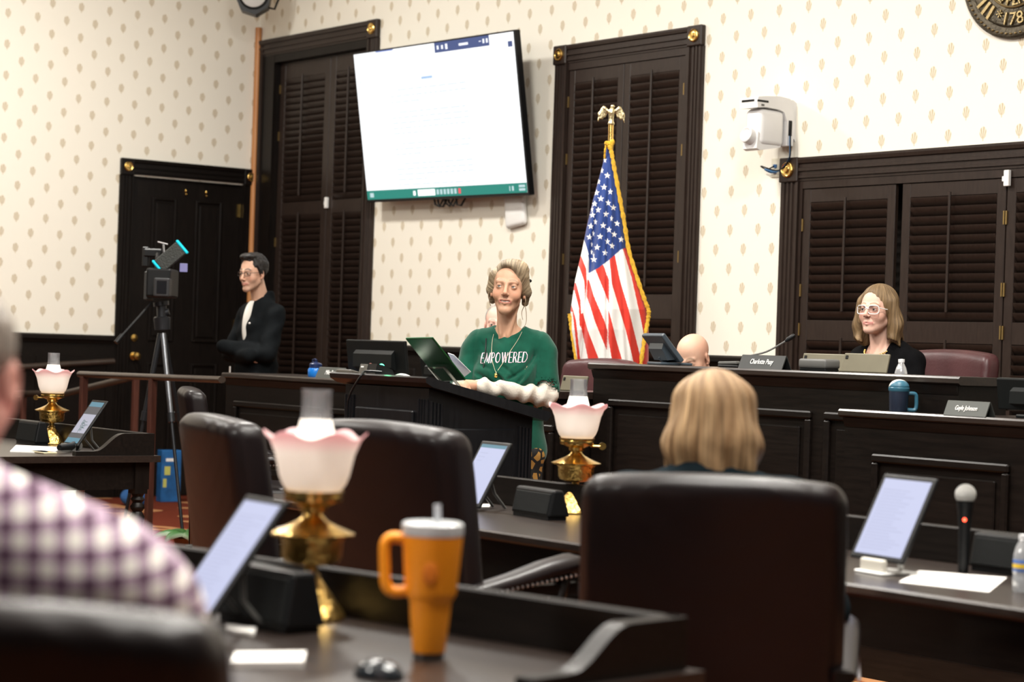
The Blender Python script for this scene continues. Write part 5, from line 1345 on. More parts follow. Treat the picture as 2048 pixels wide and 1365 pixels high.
def head(B, male=False, smile=0., jaw=1., nose=1., wide=1., neck_to=(0, -.055, -.2), neck_r=.05, eyes_open=1., thin=0.):
    w = wide
    B.hell((0, -.012, .036), (.0755*w, .094, .082))
    B.hell((0, .026, -.028), ((.060-thin*2)*w, .064, .084), .03)
    for sx in (-1, 1):
        B.hcap((sx*(.047-thin*3)*w, -.002, -.055), (sx*(.013-thin), .066, -.099*jaw), .016, .016, .026)
        B.hell((sx*.040*w, .053, -.030), (.022, .022, .024), .024)               # cheek
        B.hcap((sx*.012, .087, .020), (sx*.044, .071, .022), .0075, .0065, .014)  # brow
    B.hell((0, .074, -.100*jaw), (.019, .014, .015), .018)                        # chin
    for sx in (-1, 1):
        B.hell((sx*.0315, .101, .001), (.0165, .016, .0125), .012, '-')           # eye sockets
        B.hell((sx*.0315, .0735, .0005), (.0155, .0158, .0142), .004)             # lids
        B.hell((sx*.0315, .0905, -.0005), (.0128, .010, .0046*eyes_open), .001, '-')
    B.hcap((0, .088, .014), (0, .1085, -.028*nose), .0062, .0098, .012)           # nose
    B.hell((0, .1065, -.031*nose), (.0095, .0095, .0085), .006)
    for sx in (-1, 1):
        B.hell((sx*.0115, .0985, -.0345*nose), (.0072, .0095, .0066), .005)
        B.hell((sx*.0062, .1005, -.0415*nose), (.0032, .005, .0026), .002, '-')
    # mouth
    c = .006*smile
    B.hell((0, .0785, -.066), (.028, .0130, .018), .014)
    m0 = -.0640
    for sx in (-1, 1):
        B.hcap((0, .0945, m0+.0035), (sx*(.0225+.0065*smile), .0835-.004*smile, m0-.001+c), .0043, .0028, .004)
        B.hcap((0, .0930, m0-.0085-.003*smile), (sx*(.0205+.0065*smile), .0835-.004*smile, m0-.003+c*.8), .0054, .0030, .004)
    if smile > .5:
        for t in (-.7, -.35, 0, .35, .7):
            B.hell((t*.023, .097-.010*t*t, m0-.0032+c*.55*t*t), (.0080, .013, .0050-.0014*abs(t)), .001, '-')
        for sx in (-1, 1):
            B.hcap((sx*.020, .0945, -.036), (sx*.035, .080, -.064), .0015, .0012, .006, '-')
            B.hell((sx*.038, .062, -.040), (.016, .014, .014), .016)
    else:
        B.hcap((-.019, .0945, m0-.0022), (.019, .0945, m0-.0022), .0012, .0012, .002, '-')
        for sx in (-1, 1): B.hcap((sx*.018, .094, -.038), (sx*.030, .080, -.062), .0018, .0015, .006, '-')
    # ears
    for sx in (-1, 1):
        Re = RZ(sx*-18) @ RX(-8)
        B.hell((sx*.0755*w, -.010, -.008), (.0085, .0185, .0305), .006, R=Re)
        B.hell((sx*.0840*w, -.004, -.004), (.006, .010, .018), .003, '-', R=Re)
        B.hell((sx*.0740*w, -.002, -.034), (.007, .009, .010), .004)
    B.hcap((0, -.030, -.06), neck_to, neck_r*.94, neck_r*1.08, .020)
    # strap muscles and throat
    for sx in (-1, 1): B.hcap((sx*.044, -.020, -.07), (sx*.016, neck_to[1]+.052, neck_to[2]+.005), .009, .009, .012)
def skin_paint(B, base, lip, brow, ruddy=.25, browz=.0275, browh=.0048, stubble=None, hairline=None):
    base, lip, brow = np.array(base), np.array(lip), np.array(brow)
    def f(V):
        H = B.hloc(V); x, y, z = H[:, 0], H[:, 1], H[:, 2]; ax = np.abs(x)
        C = np.tile(base, (len(V), 1))
        def mix(m, col): 
            nonlocal C
            m = np.clip(m, 0, 1)[:, None]; C = C*(1-m)+np.array(col)*m
        fr = (y > .02) & (np.abs(z) < .2)
        mix(ruddy*np.exp(-((ax-.042)/.020)**2-((z+.030)/.022)**2)*fr, base*np.array([1.02, .66, .60]))
        mix(ruddy*.6*np.exp(-(x/.014)**2-((z+.032)/.016)**2)*fr, base*np.array([1., .62, .56]))
        mix(.35*np.exp(-((ax-.031)/.017)**2-((z-.004)/.012)**2)*fr, base*np.array([.72, .58, .52]))
        mix(.25*np.exp(-((ax-.078)/.012)**2), base*np.array([1., .6, .52]))
        if stubble is not None: mix(stubble*((z < -.045) & (y > -.01) & (ax < .075))*np.exp(-((z+.085)/.04)**2), base*.45)
        mix(.85*((ax < .029) & (y > .077))*np.exp(-((z+.067)/.0085)**4), lip)
        bz = browz+.004*np.sin(np.clip((ax-.012)/.036, 0, 1)*PI)-.004*np.clip((ax-.035)/.015, 0, 1)
        mix(.9*((ax > .010) & (ax < .050) & (y > .05))*np.exp(-((z-bz)/browh)**4), brow)
        mix(.85*(y > .066)*np.exp(-((ax-.0315)/.0142)**6-((z-.0062)/.0018)**2), base*.22)
        mix(.45*(y > .066)*np.exp(-((ax-.0315)/.0132)**6-((z+.0062)/.0015)**2), base*.35)
        if hairline is not None: mix(hairline(x, y, z), brow)
        return C
    return f
SKIN = vmat('skin', .5, .35, .12, 260, sss=.08)
EYEW = mat('eye_white', (.70, .66, .62), .2, spec=.6)
IRIS = mat('iris', (.045, .045, .035), .15, spec=.7)
def eyes(B, o, look=(0, 0), iris=None):
    for sx in (-1, 1):
        c = B.h((sx*.0315, .0735, 0))
        e = link('eye', MB().sphere((0, 0, 0), .0134, 16, 12).mesh('eye', True), EYEW, o); e.location = c
        d = B.HR @ np.array((look[0], 1, look[1])); d = Vector(d).normalized()
        ir = MB().lathe([(.0, .0002), (.0058, -.0004), (.0062, -.0016)], 16, d.to_track_quat('Z', 'Y').to_matrix().to_4x4(), cap=True).build('iris', iris or IRIS, e, True); ir.location = d*.0137
def person(name, label, B, mesh_mat, paintf, loc, yaw, z=0.):
    me = B.s.mesh('body', paintf); o = link('person', me, mesh_mat); o.location = (loc[0], loc[1], z); o.rotation_euler = (0, 0, yaw)
    return tag(o, label, 'person')
def hair_paint(c1, c2, c3, f, ang, seed=0.):
    c1, c2, c3 = map(np.array, (c1, c2, c3))
    def fn(V, B=None):
        a = ang(V)
        n = np.sin(a*f+2*np.sin(a*f*.23+seed))*.5+.5*np.sin(a*f*2.7+1.+1.5*np.sin(V[:, 2]*30))
        n2 = np.sin(a*f*.31+seed*2+1.2*np.sin(V[:, 2]*9))
        t = np.clip(.5+.5*n, 0, 1)[:, None]; u = np.clip(.5+.6*n2, 0, 1)[:, None]
        return (c1*(1-t)+c2*t)*(1-.45*u)+c3*.45*u
    return fn
def hair_mat():
    m, nt, b = _nodes('hair'); L = nt.links.new
    vc_ = nt.nodes.new('ShaderNodeVertexColor'); vc_.layer_name = 'Col'
    at_ = nt.nodes.new('ShaderNodeAttribute'); at_.attribute_name = 'Strand'
    mp = nt.nodes.new('ShaderNodeMapping'); mp.inputs['Scale'].default_value = (26, 5, 5); L(at_.outputs['Vector'], mp.inputs[0])
    n = nt.nodes.new('ShaderNodeTexNoise'); n.inputs['Scale'].default_value = 1.; n.inputs['Detail'].default_value = 5; n.inputs['Roughness'].default_value = .7; L(mp.outputs[0], n.inputs['Vector'])
    mr = nt.nodes.new('ShaderNodeMapRange'); mr.inputs[1].default_value = .32; mr.inputs[2].default_value = .68; mr.inputs[3].default_value = .35; mr.inputs[4].default_value = 1.45; L(n.outputs[0], mr.inputs[0])
    mx = nt.nodes.new('ShaderNodeMix'); mx.data_type = 'RGBA'; mx.blend_type = 'MULTIPLY'; mx.inputs[0].default_value = 1.
    L(vc_.outputs[0], mx.inputs[6]); L(mr.outputs[0], mx.inputs[7]); L(mx.outputs[2], b.inputs['Base Color'])
    bp = nt.nodes.new('ShaderNodeBump'); bp.inputs['Strength'].default_value = .7; bp.inputs['Distance'].default_value = .006; L(n.outputs[0], bp.inputs['Height']); L(bp.outputs[0], b.inputs['Normal'])
    b.inputs['Roughness'].default_value = .5; b.inputs['Specular IOR Level'].default_value = .35
    return m
HAIRM = hair_mat()
def hair_obj(s, B, colf, parent, angf, name='hair', smooth=1):
    me = s.mesh(name, colf, smooth); V = s.V; H = B.hloc(V)
    S = np.zeros((len(V), 3), np.float32); S[:, 0] = angf(V); S[:, 1] = np.sqrt((H**2).sum(1))*2+H[:, 2]*.6-H[:, 1]*.6
    if len(me.vertices) == len(V):
        at_ = me.attributes.new('Strand', 'FLOAT_VECTOR', 'POINT'); at_.data.foreach_set('vector', S.ravel())
    return link(name, me, HAIRM, parent)
def strands(paths, r, m, parent, name='loose_strand'):
    for p in paths:
        MB().tube(smooth_path([Vector(q) for q in p], 6), [r*(1-.6*i/(len(p)*6)) for i in range((len(p)-1)*6+1)], 5).build(name, m, parent, True)
def arm_chain(s, sh, el, wr, r0, r1, r2, k=.03, d=0.):
    s.cap(sh, el, r0+d, r1+d, k); s.cap(el, wr, r1+d, r2+d, .015)
def hand(s, wr, dirv, palm_n, sc=1., curl=.4):
    """palm, four unequal bent fingers and a thumb leaving the side of the palm"""
    d = Vector(dirv).normalized(); n = Vector(palm_n).normalized(); sd = d.cross(n).normalized(); w0 = Vector(wr)
    s.cap(w0, w0+d*.085*sc, .026*sc, .034*sc, .01, flat=None)
    for i, (off, ln) in enumerate(((-.028, .072), (-.009, .082), (.010, .076), (.028, .060))):
        b0 = w0+d*.085*sc+sd*off*sc; m1 = b0+(d*math.cos(curl*.6)+n*math.sin(curl*.6))*ln*.5*sc; m2 = m1+(d*math.cos(curl*1.7)+n*math.sin(curl*1.7))*ln*.5*sc
        s.cap(b0-d*.02*sc, m1, .0098*sc, .0088*sc, .004); s.cap(m1, m2, .0088*sc, .0072*sc, .003)
    t0 = w0+d*.03*sc-sd*.026*sc; t1 = t0+(d*.6-sd*.7+n*.3).normalized()*.038*sc; t2 = t1+(d*.85-sd*.2+n*.4).normalized()*.032*sc
    s.cap(t0, t1, .013*sc, .011*sc, .008); s.cap(t1, t2, .0105*sc, .0082*sc, .003)

# ---------------------------------------------------------------- 1. the speaker at the lectern
sp_fac = facing(10); SPD = 9.42
spl = at(1016, 700, SPD)
HC = (.0, .035, 1.602)
hr = RZ(3) @ RX(4) @ RY(-3)
lo, hi = (-.42, -.26, .0), (.42, .50, 1.80)
def speaker_torso(s, d=0.):
    s.ell((0, -.02, 1.22), (.155+d, .105+d, .19), .04)
    s.ell((0, -.01, 1.02), (.155+d, .105+d, .18), .06)
    s.ell((0, -.01, .88), (.175+d, .12+d, .15), .06)
    for sx in (-1, 1):
        s.cap((0, -.035, 1.395), (sx*.135, -.03, 1.352), .046+d, .044+d, .035)
        s.ell((sx*.07, .055, 1.20), (.065+d, .05+d, .07), .045)
SH_L, EL_L, WR_L = (-.158, -.025, 1.338), (-.185, .03, 1.125), (.08, .235, 1.165)     # image right arm (her left)
SH_R, EL_R, WR_R = (.158, -.025, 1.338), (.20, .05, 1.12), (.155, .27, 1.16)
B = Body(lo, hi, HC, .012, .0026, .135, hr)
speaker_torso(B.s, -.004)
arm_chain(B.s, SH_L, EL_L, WR_L, .040, .034, .024); arm_chain(B.s, SH_R, EL_R, WR_R, .040, .034, .024)
hand(B.s, WR_L, (.9, .3, -.06), (0, 0, -1), .95); hand(B.s, WR_R, (-.3, .9, -.1), (0, 0, -1), .95)
for sx in (-1, 1):
    B.s.cap((sx*.085, 0, .84), (sx*.08, .01, .48), .078, .055, .03); B.s.cap((sx*.08, .01, .48), (sx*.085, -.01, .09), .052, .036, .02)
    B.s.cap((sx*.085, -.02, .045), (sx*.095, .13, .03), .036, .03, .02)
head(B, smile=1., jaw=1.04, nose=1.06, neck_to=(0, -.062, -.215), neck_r=.044, eyes_open=.8, thin=.0028)
sp = person('speaker', 'person in green EMPOWERED shirt with white sleeves, standing smiling at the lectern', B, SKIN,
            skin_paint(B, (.50, .285, .185), (.42, .15, .12), (.24, .165, .11), .4, browh=.0032), spl, yaw_of(sp_fac), .0)
eyes(B, sp, (.15, .1))
# teeth
tm_ = MB(); pts_ = [B.h((t*.022, .0838-.012*t*t, -.0664+.0035*t*t)) for t in np.linspace(-.9, .9, 13)]
tm_.tube([Vector(p) for p in pts_], .0052, 8, flat=1.).build('teeth', mat('teeth', (.72, .68, .60), .25), sp, True)
# hair: swept back from a high side parting, pinned behind
def hair_box(B, e=.17, zlo=-.26, st=.0036):
    c = B.hc; return SDF(axis_pts(c[0]-e, c[0]+e, st), axis_pts(c[1]-e-.02, c[1]+e, st), axis_pts(c[2]+zlo, c[2]+.16, st))
def hp(Bd, s):      # head-frame coordinates of grid
    X, Y, Z = s.P((slice(None),)*3)
    x, y, z = X-Bd.hc[0], Y-Bd.hc[1], Z-Bd.hc[2]; R = Bd.HR
    return R[0, 0]*x+R[1, 0]*y+R[2, 0]*z, R[0, 1]*x+R[1, 1]*y+R[2, 1]*z, R[0, 2]*x+R[1, 2]*y+R[2, 2]*z
HB = B
def hell(s, B, c, r, k=0., op='+'): s.ell(B.h(c), r, k, op, B.HR)
def hcap(s, B, a, b, ra, rb=None, k=0., op='+'): s.cap(B.h(a), B.h(b), ra, rb, k, op)
s = hair_box(B, .16, -.16)
hell(s, B, (0, -.022, .042), (.083, .098, .090))
hell(s, B, (-.012, .035, .098), (.055, .045, .030), .03)                  # lift over the forehead
hell(s, B, (-.045, .02, .085), (.04, .05, .035), .03)
for sx in (-1, 1):
    hcap(s, B, (sx*.070, .030, .055), (sx*.080, -.012, -.012), .020, .021, .02)
    hcap(s, B, (sx*.080, -.02, -.005), (sx*.074, -.05, -.055), .019, .016, .02)
hell(s, B, (0, -.105, -.02), (.05, .035, .045), .03)                       # pinned knot
x_, y_, z_ = hp(B, s)
s.F = s.F+(.0008*np.sin(np.arctan2(x_+.02, z_+.06+.35*y_)*52+2.2*np.sin(y_*34))+.0005*np.sin(np.arctan2(x_+.02, z_+.05)*95+3*np.sin(y_*22))).astype(np.float32)
# cut the face free
hell(s, B, (.014, .098, .012), (.064, .075, .084), .012, '-')
hell(s, B, (0, .085, -.07), (.075, .09, .085), .01, '-')
def ang1(V):
    H = HB.hloc(V); return np.arctan2(H[:, 0]+.02, H[:, 2]+.06+.35*H[:, 1])
hf = hair_paint((.22, .16, .095), (.46, .36, .23), (.17, .14, .11), 14, ang1)
hair_obj(s, B, hf, sp, ang1)
HST = mat('hair_strand', (.22, .15, .09), .5)
P = lambda *a: tuple(B.h(a))
strands([[P(-.078, .0, -.03), P(-.082, .005, -.06), P(-.068, -.01, -.10), P(-.076, -.005, -.135)], [P(-.07, -.03, -.05), P(-.085, -.02, -.09), P(-.092, -.01, -.14), P(-.085, .0, -.17)], [P(.078, -.01, -.03), P(.083, -.005, -.06), P(.074, -.01, -.085)], [P(.082, .005, -.01), P(.088, .005, -.04), P(.078, .0, -.07)]], .0022, HST, sp)
MB().sphere(P(-.088, -.03, .045), (.010, .014, .008), 10, 6).build('hair_clip', BLACKP, sp, True)
# undershirt sleeves
s = SDF(axis_pts(-.34, .34, .006), axis_pts(-.12, .34, .006), axis_pts(1.02, 1.36, .006))
for sh_, el_, wr_ in ((SH_L, EL_L, WR_L), (SH_R, EL_R, WR_R)):
    a = np.array(sh_)*.7+np.array(el_)*.3; s.cap(a, el_, .045, .045, .0); s.cap(el_, wr_, .046, .031, .02); s.cap(np.array(wr_)*.97+np.array(el_)*.03, wr_, .034, .032, .008)
s.disp(lambda X, Y, Z: .006*np.sin(X*55+Y*40+2*np.sin(Z*30+X*20))+.004*wob(X, Y, Z, 70)+.003*np.sin(X*120+3*np.sin(Z*40)))
link('white_sleeves', s.mesh('white_sleeves', None, 1), mat('cream_cotton', (.58, .53, .46), .85, bump=.3, bscale=220, vary=.05), sp)
# green shirt
s = SDF(axis_pts(-.36, .36, .006), axis_pts(-.20, .26, .006), axis_pts(.80, 1.46, .006))
speaker_torso(s, .014)
for sx, el_ in ((-1, EL_L), (1, EL_R)):
    sh_ = SH_L if sx < 0 else SH_R
    e2 = np.array(sh_)*.16+np.array(el_)*.84
    s.cap((sx*.13, -.028, 1.355), np.array(sh_)+v3(sx*.004, 0, -.02), .055, .056, .03); s.cap(np.array(sh_)+v3(sx*.004, 0, -.02), e2, .055, .064, .02)
    dv_ = np.array(el_)-np.array(sh_); s.cap(e2-dv_*.02, e2+dv_*.3, .057, .06, .0, '-')
s.cap((0, -.03, 1.445), (0, .14, 1.505), .062, .100, .012, '-'); s.cap((0, -.04, 1.415), (0, -.055, 1.53), .058, .062, .01, '-')
s.plane((0, 0, .815), (0, 0, -1), .01)
CREASE = [(x0, z0, x1-x0, z1-z0, am, wd) for x0, z0, x1, z1, am, wd in (
    (-.13, 1.315, -.02, 1.19, .007, .008), (-.14, 1.275, -.05, 1.16, -.006, .010), (-.11, 1.335, -.03, 1.255, -.0035, .008), (-.15, 1.25, -.09, 1.14, .006, .009), (.10, 1.255, .0, 1.17, .006, .009), (.12, 1.30, .07, 1.20, -.004, .009), (.06, 1.24, -.03, 1.15, -.006, .010),
    (-.10, 1.235, .0, 1.13, .006, .009), (-.06, 1.40, -.02, 1.34, .003, .010), (.07, 1.39, .03, 1.34, .003, .010), (.12, 1.36, .10, 1.27, .004, .009), (-.13, 1.38, -.11, 1.30, .004, .009), (.02, 1.26, -.04, 1.19, .004, .008), (-.03, 1.225, .06, 1.13, -.005, .009), (.13, 1.22, .03, 1.13, .006, .009))]
def folds(X, Y, Z):
    D = .003*wob(X, Y, Z, 34)+0*X+.0035*np.exp(-((np.abs(X)-.150+.25*np.abs(Z-1.30)**1.5)/.004)**2)*(Z > 1.2)*(Y > -.06)
    for (x0, z0, dx, dz, am, wd) in CREASE:
        L_ = math.hypot(dx, dz); ux, uz = dx/L_, dz/L_
        t = (X-x0)*ux+(Z-z0)*uz; p = -(X-x0)*uz+(Z-z0)*ux+.02*np.sin(t*20)
        D = D+1.9*am*np.exp(-(p/wd)**2)*np.clip(t/.04+.5, 0, 1)*np.clip((L_-t)/.04+.5, 0, 1)*(Y > -.02)*np.clip((.15-np.abs(X))/.03, 0, 1)
    return D
s.disp(folds)
GSH = mat('green_cotton', (.0015, .048, .028), .85, spec=.15, col2=(.003, .066, .040), vscale=25, bump=.12, bscale=600, sheen=.15)
shirt = link('green_shirt', s.mesh('green_shirt', None, 1), GSH, sp)
# collar rib
col_pts = []
for i in range(33):
    a = 2*PI*i/32; col_pts.append((.078*math.sin(a), -.008+.078*math.cos(a)*.93, 1.418-.030*math.cos(a)))
# lettering, laid onto the cloth
bm_ = bmesh.new(); bm_.from_mesh(shirt.data); BV = BVHTree.FromBMesh(bm_); bm_.free()
def front_hit(x, z, y0=.5):
    h_ = BV.ray_cast(Vector((x, y0, z)), Vector((0, -1, 0)))
    return h_[0] if h_[0] is not None else Vector((x, .1, z))
LET = {'E': ([[(0, 0), (.0, 1)]], [[(0, 1), (.55, 1)], [(0, .5), (.48, .5)], [(0, 0), (.58, 0)]], .62), 'M': ([[(.78, 0), (.78, 1)]], [[(0, 0), (.08, 1)], [(.08, 1), (.42, .1)], [(.42, .1), (.78, 1)]], .95),
 'P': ([[(0, 0), (0, 1)]], [[(0, 1), (.35, .98), (.52, .77), (.35, .52), (0, .48)]], .62), 'O': ([[(.40, .99), (.12, .85), (.0, .5), (.12, .15), (.40, .01)]], [[(.40, .99), (.68, .85), (.8, .5), (.68, .15), (.40, .01)]], .92),
 'W': ([[(0, 1), (.27, 0)], [(.5, 1), (.77, 0)]], [[(.27, 0), (.5, 1)], [(.77, 0), (1.0, 1)]], 1.1), 'R': ([[(0, 0), (0, 1)], [(.25, .5), (.6, 0)]], [[(0, 1), (.35, .98), (.52, .77), (.35, .52), (0, .48)]], .7), 'D': ([[(0, 0), (0, 1)]], [[(0, 1), (.4, .97), (.7, .7), (.72, .35), (.45, .04), (0, 0)]], .82)}
word = 'EMPOWERED'; tw = sum(LET[ch][2] for ch in word)+.06*8; HL = .046; SX = .212/tw
PINK = mat('pale_pink_print', (.72, .52, .60), .7)
cur = 0
for ch in word:
    mb = MB(); thick, thin_, adv = LET[ch]
    for group_, wd in ((thick, .0050), (thin_, .0024)):
        for pl in group_:
            seg = []
            for i in range(len(pl)-1):
                for t in np.linspace(0, 1, 7)[:-1]:
                    seg.append((pl[i][0]+(pl[i+1][0]-pl[i][0])*t, pl[i][1]+(pl[i+1][1]-pl[i][1])*t))
            seg.append(pl[-1])
            vs = []; q = [(cur+a*.86+.05*b_, b_) for a, b_ in seg]
            for i, (a, b_) in enumerate(q):
                a0, b0 = q[max(0, i-1)]; a1, b1 = q[min(len(q)-1, i+1)]
                tx, tz = (a1-a0)*SX, (b1-b0)*HL; ln = math.hypot(tx, tz) or 1
                nx_, nz_ = -tz/ln*wd/2, tx/ln*wd/2
                X0, Z0 = .106-a*SX, 1.292+(b_-.5)*HL-.012*(.5-a/tw)
                for sg in (1, -1):
                    h_ = front_hit(X0-sg*nx_, Z0+sg*nz_); vs.append(h_+Vector((0, .0018, 0)))
            n = len(q); mb.add(vs, [(2*i, 2*i+1, 2*i+3, 2*i+2) for i in range(n-1)])
    o = mb.build('printed_letter', PINK, shirt); cur += adv+.06
# necklace and microphone cord over the shirt
def over(x, z, off=.004): h_ = front_hit(x, z); return h_+Vector((0, off, 0))
pend = (.03, 1.222)
nk = [[over(.062, 1.425), over(.064, 1.37), over(.060, 1.31), over(.05, 1.27), over(*pend)], [over(-.065, 1.41), over(-.05, 1.37), over(-.025, 1.32), over(.005, 1.265), over(*pend)]]
nb = MB()
for p in nk: nb.tube(smooth_path(p, 6), .0010, 6)
neck_ = nb.build('necklace_chain', mat('pale_chain', (.6, .54, .40), .35, .8), sp, True)
MB().sphere(over(pend[0], pend[1]-.012, .005), (.008, .003, .011), 10, 8).build('pendant', BRASS, neck_, True)
MB().tube(smooth_path([over(.095, 1.375), over(.092, 1.33), over(.090, 1.25), over(.088, 1.15), over(.088, 1.06)], 6), .0028, 6).build('microphone_cord', BLACKP, sp, True)
# trousers: black and ochre pattern
s = SDF(axis_pts(-.24, .24, .009), axis_pts(-.18, .18, .009), axis_pts(.0, .92, .009))
for sx in (-1, 1): s.cap((sx*.085, 0, .86), (sx*.08, .01, .48), .093, .075, .02); s.cap((sx*.08, .01, .48), (sx*.085, -.01, .07), .075, .065, .02)
s.ell((0, 0, .86), (.175, .125, .08), .04); s.disp(lambda X, Y, Z: .004*wob(X, Y, Z, 40))
tm, nt, b = _nodes('patterned_trousers'); L = nt.links.new
tc = nt.nodes.new('ShaderNodeTexCoord'); vo = nt.nodes.new('ShaderNodeTexVoronoi'); vo.feature = 'DISTANCE_TO_EDGE'; vo.inputs['Scale'].default_value = 26; L(tc.outputs['Object'], vo.inputs[0])
cr = nt.nodes.new('ShaderNodeValToRGB'); cr.color_ramp.interpolation = 'CONSTANT'; cr.color_ramp.elements[0].color = (.004, .004, .004, 1); cr.color_ramp.elements[1].position = .16; cr.color_ramp.elements[1].color = (.36, .19, .04, 1)
L(vo.outputs[0], cr.inputs[0]); L(cr.outputs[0], b.inputs['Base Color']); b.inputs['Roughness'].default_value = .8
link('patterned_trousers', s.mesh('patterned_trousers'), tm, sp)

# ---------------------------------------------------------------- 2. the man with folded arms near the corner
MD = 14.0
ml = at(512, 700, MD); mf = facing(46)
HC = (.0, .045, 1.672); hr = RZ(10) @ RX(-6)
B = Body((-.36, -.24, 0), (.36, .40, 1.82), HC, .013, .0035, .13, hr)
def man_torso(s, d=0.):
    s.ell((0, -.02, 1.28), (.150+d, .105+d, .20), .04); s.ell((0, -.01, 1.06), (.140+d, .105+d, .2), .06); s.ell((0, 0, .92), (.145+d, .11+d, .15), .06)
    for sx in (-1, 1): s.cap((0, -.04, 1.455), (sx*.135, -.035, 1.405), .050+d, .050+d, .04)
def man_arms(s, d):
    arm_chain(s, (-.160, -.03, 1.385), (-.195, .05, 1.13), (.13, .17, 1.17), .048, .043, .036, d=d)
    arm_chain(s, (.160, -.03, 1.385), (.195, .06, 1.13), (-.13, .15, 1.12), .048, .043, .036, d=d)
man_torso(B.s, -.006); man_arms(B.s, -.008)
hand(B.s, (.13, .17, 1.17), (.25, -.95, -.1), (-1, 0, 0), .8); hand(B.s, (-.13, .15, 1.12), (-.25, -.95, .1), (1, 0, 0), .8)
for sx in (-1, 1):
    B.s.cap((sx*.09, 0, .88), (sx*.09, .0, .48), .085, .058, .03); B.s.cap((sx*.09, 0, .48), (sx*.095, -.02, .09), .055, .04, .02); B.s.cap((sx*.095, -.03, .045), (sx*.105, .13, .03), .04, .034, .02)
head(B, True, jaw=1.03, nose=1.12, neck_to=(0, -.07, -.22), neck_r=.054, eyes_open=.8)
mn = person('man', 'person in black jacket and glasses standing with folded arms near the corner', B, SKIN, skin_paint(B, (.56, .34, .24), (.46, .18, .14), (.03, .022, .02), .4, browh=.0055, stubble=.25), ml, yaw_of(mf), .11)
eyes(B, mn, (.0, -.1)); HB2 = B
s = hair_box(B, .15, -.10, .004)
hell(s, B, (0, -.024, .046), (.084, .098, .090)); hell(s, B, (.01, .035, .112), (.062, .045, .022), .025)
for sx in (-1, 1): hcap(s, B, (sx*.074, .022, .05), (sx*.076, -.002, .0), .012, .009, .015)
hell(s, B, (0, .10, .010), (.074, .078, .088), .012, '-'); hell(s, B, (0, .06, -.075), (.10, .12, .085), .012, '-')
s.disp(lambda X, Y, Z: .004*wob(X, Y, Z, 110)+.002*wob(X, Y, Z, 240, 2.))
def ang2(V): H = HB2.hloc(V); return np.arctan2(H[:, 0], H[:, 2]+.05)
hair_obj(s, B, hair_paint((.006, .005, .005), (.018, .015, .013), (.02, .018, .016), 34, ang2), mn, ang2)
def spectacles(B, parent, m, w_=.024, h_=.017, r=.0016, name='glasses', zc=-.001, lens=None):
    e = MB()
    for sx in (-1, 1):
        pts = []
        for i in range(25):
            a = 2*PI*i/24; ca, sa = math.cos(a), math.sin(a)
            pts.append(Vector(B.h((sx*.033+w_*math.copysign(abs(ca)**.55, ca), .098-.010*abs(ca)*(ca*sx > 0)-.002, zc+h_*math.copysign(abs(sa)**.6, sa)))))
        e.tube(pts, r, 6)
        e.tube([Vector(B.h((sx*(.033+w_), .088, zc+h_*.5))), Vector(B.h((sx*.075, .05, zc+.006))), Vector(B.h((sx*.080, -.005, zc+.006)))], r, 6)
        if lens is not None:
            lp = MB(); lp.add([B.h((sx*.033+w_*.95*x, .0975, zc+h_*.95*z)) for x, z in ((-1, -.6), (-.6, -1), (.6, -1), (1, -.6), (1, .6), (.6, 1), (-.6, 1), (-1, .6))], [tuple(range(8))])
            lp.build('lens', lens, parent)
    e.tube([Vector(B.h((-.010, .099, zc+.005))), Vector(B.h((0, .103, zc+.007))), Vector(B.h((.010, .099, zc+.005)))], r, 6)
    return e.build(name, m, parent, True)
spectacles(B, mn, mat('dark_frame', (.03, .02, .018), .3), .023, .014, .0018)
s = SDF(axis_pts(-.36, .36, .0085), axis_pts(-.22, .36, .0085), axis_pts(.78, 1.56, .0085))
man_torso(s, .020); man_arms(s, .016)
s.cap((0, -.05, 1.46), (0, -.04, 1.545), .076, .068, .02)                      # collar
s.cap((0, -.02, 1.50), (0, .0, 1.60), .058, .075, .008, '-')
s.cap((0, .16, 1.56), (0.0, .15, 1.30), .055, .018, .01, '-'); s.plane((0, 0, .80), (0, 0, -1), .01)
s.disp(lambda X, Y, Z: .006*wob(X, Y, Z, 30)+.004*np.sin(50*Z+18*X+2*np.sin(Y*20)))
JK = mat('black_jacket_cloth', (.004, .005, .006), .85, spec=.08, col2=(.008, .0098, .011), vscale=12, bump=.3, bscale=200)
jk = link('black_jacket', s.mesh('black_jacket'), JK, mn)
s = SDF(axis_pts(-.10, .10, .007), axis_pts(-.05, .2, .007), axis_pts(1.14, 1.49, .007)); s.ell((0, .028, 1.31), (.04, .090, .19)); s.plane((0, .045, 1.5), (0, 1, .6), .0) if False else None
link('white_shirt', s.mesh('white_shirt'), mat('white_cotton', (.62, .60, .55), .8, vary=.05), mn)
MB().rbox(-.028, .028, -.003, .003, -.045, .045, .003, 1, T(.075, .155, 1.0) @ RZ(-30)).build('name_badge', WHITEP, mn)
MB().sphere((-.075, .118, 1.335), (.012, .004, .007), 8, 6).build('chest_mark', WHITEP, mn, True)
s = SDF(axis_pts(-.24, .24, .011), axis_pts(-.18, .18, .011), axis_pts(.05, .95, .011))
for sx in (-1, 1): s.cap((sx*.09, 0, .88), (sx*.09, 0, .48), .10, .08, .02); s.cap((sx*.09, 0, .48), (sx*.095, -.02, .09), .08, .065, .02)
link('trousers', s.mesh('trousers'), JK, mn)

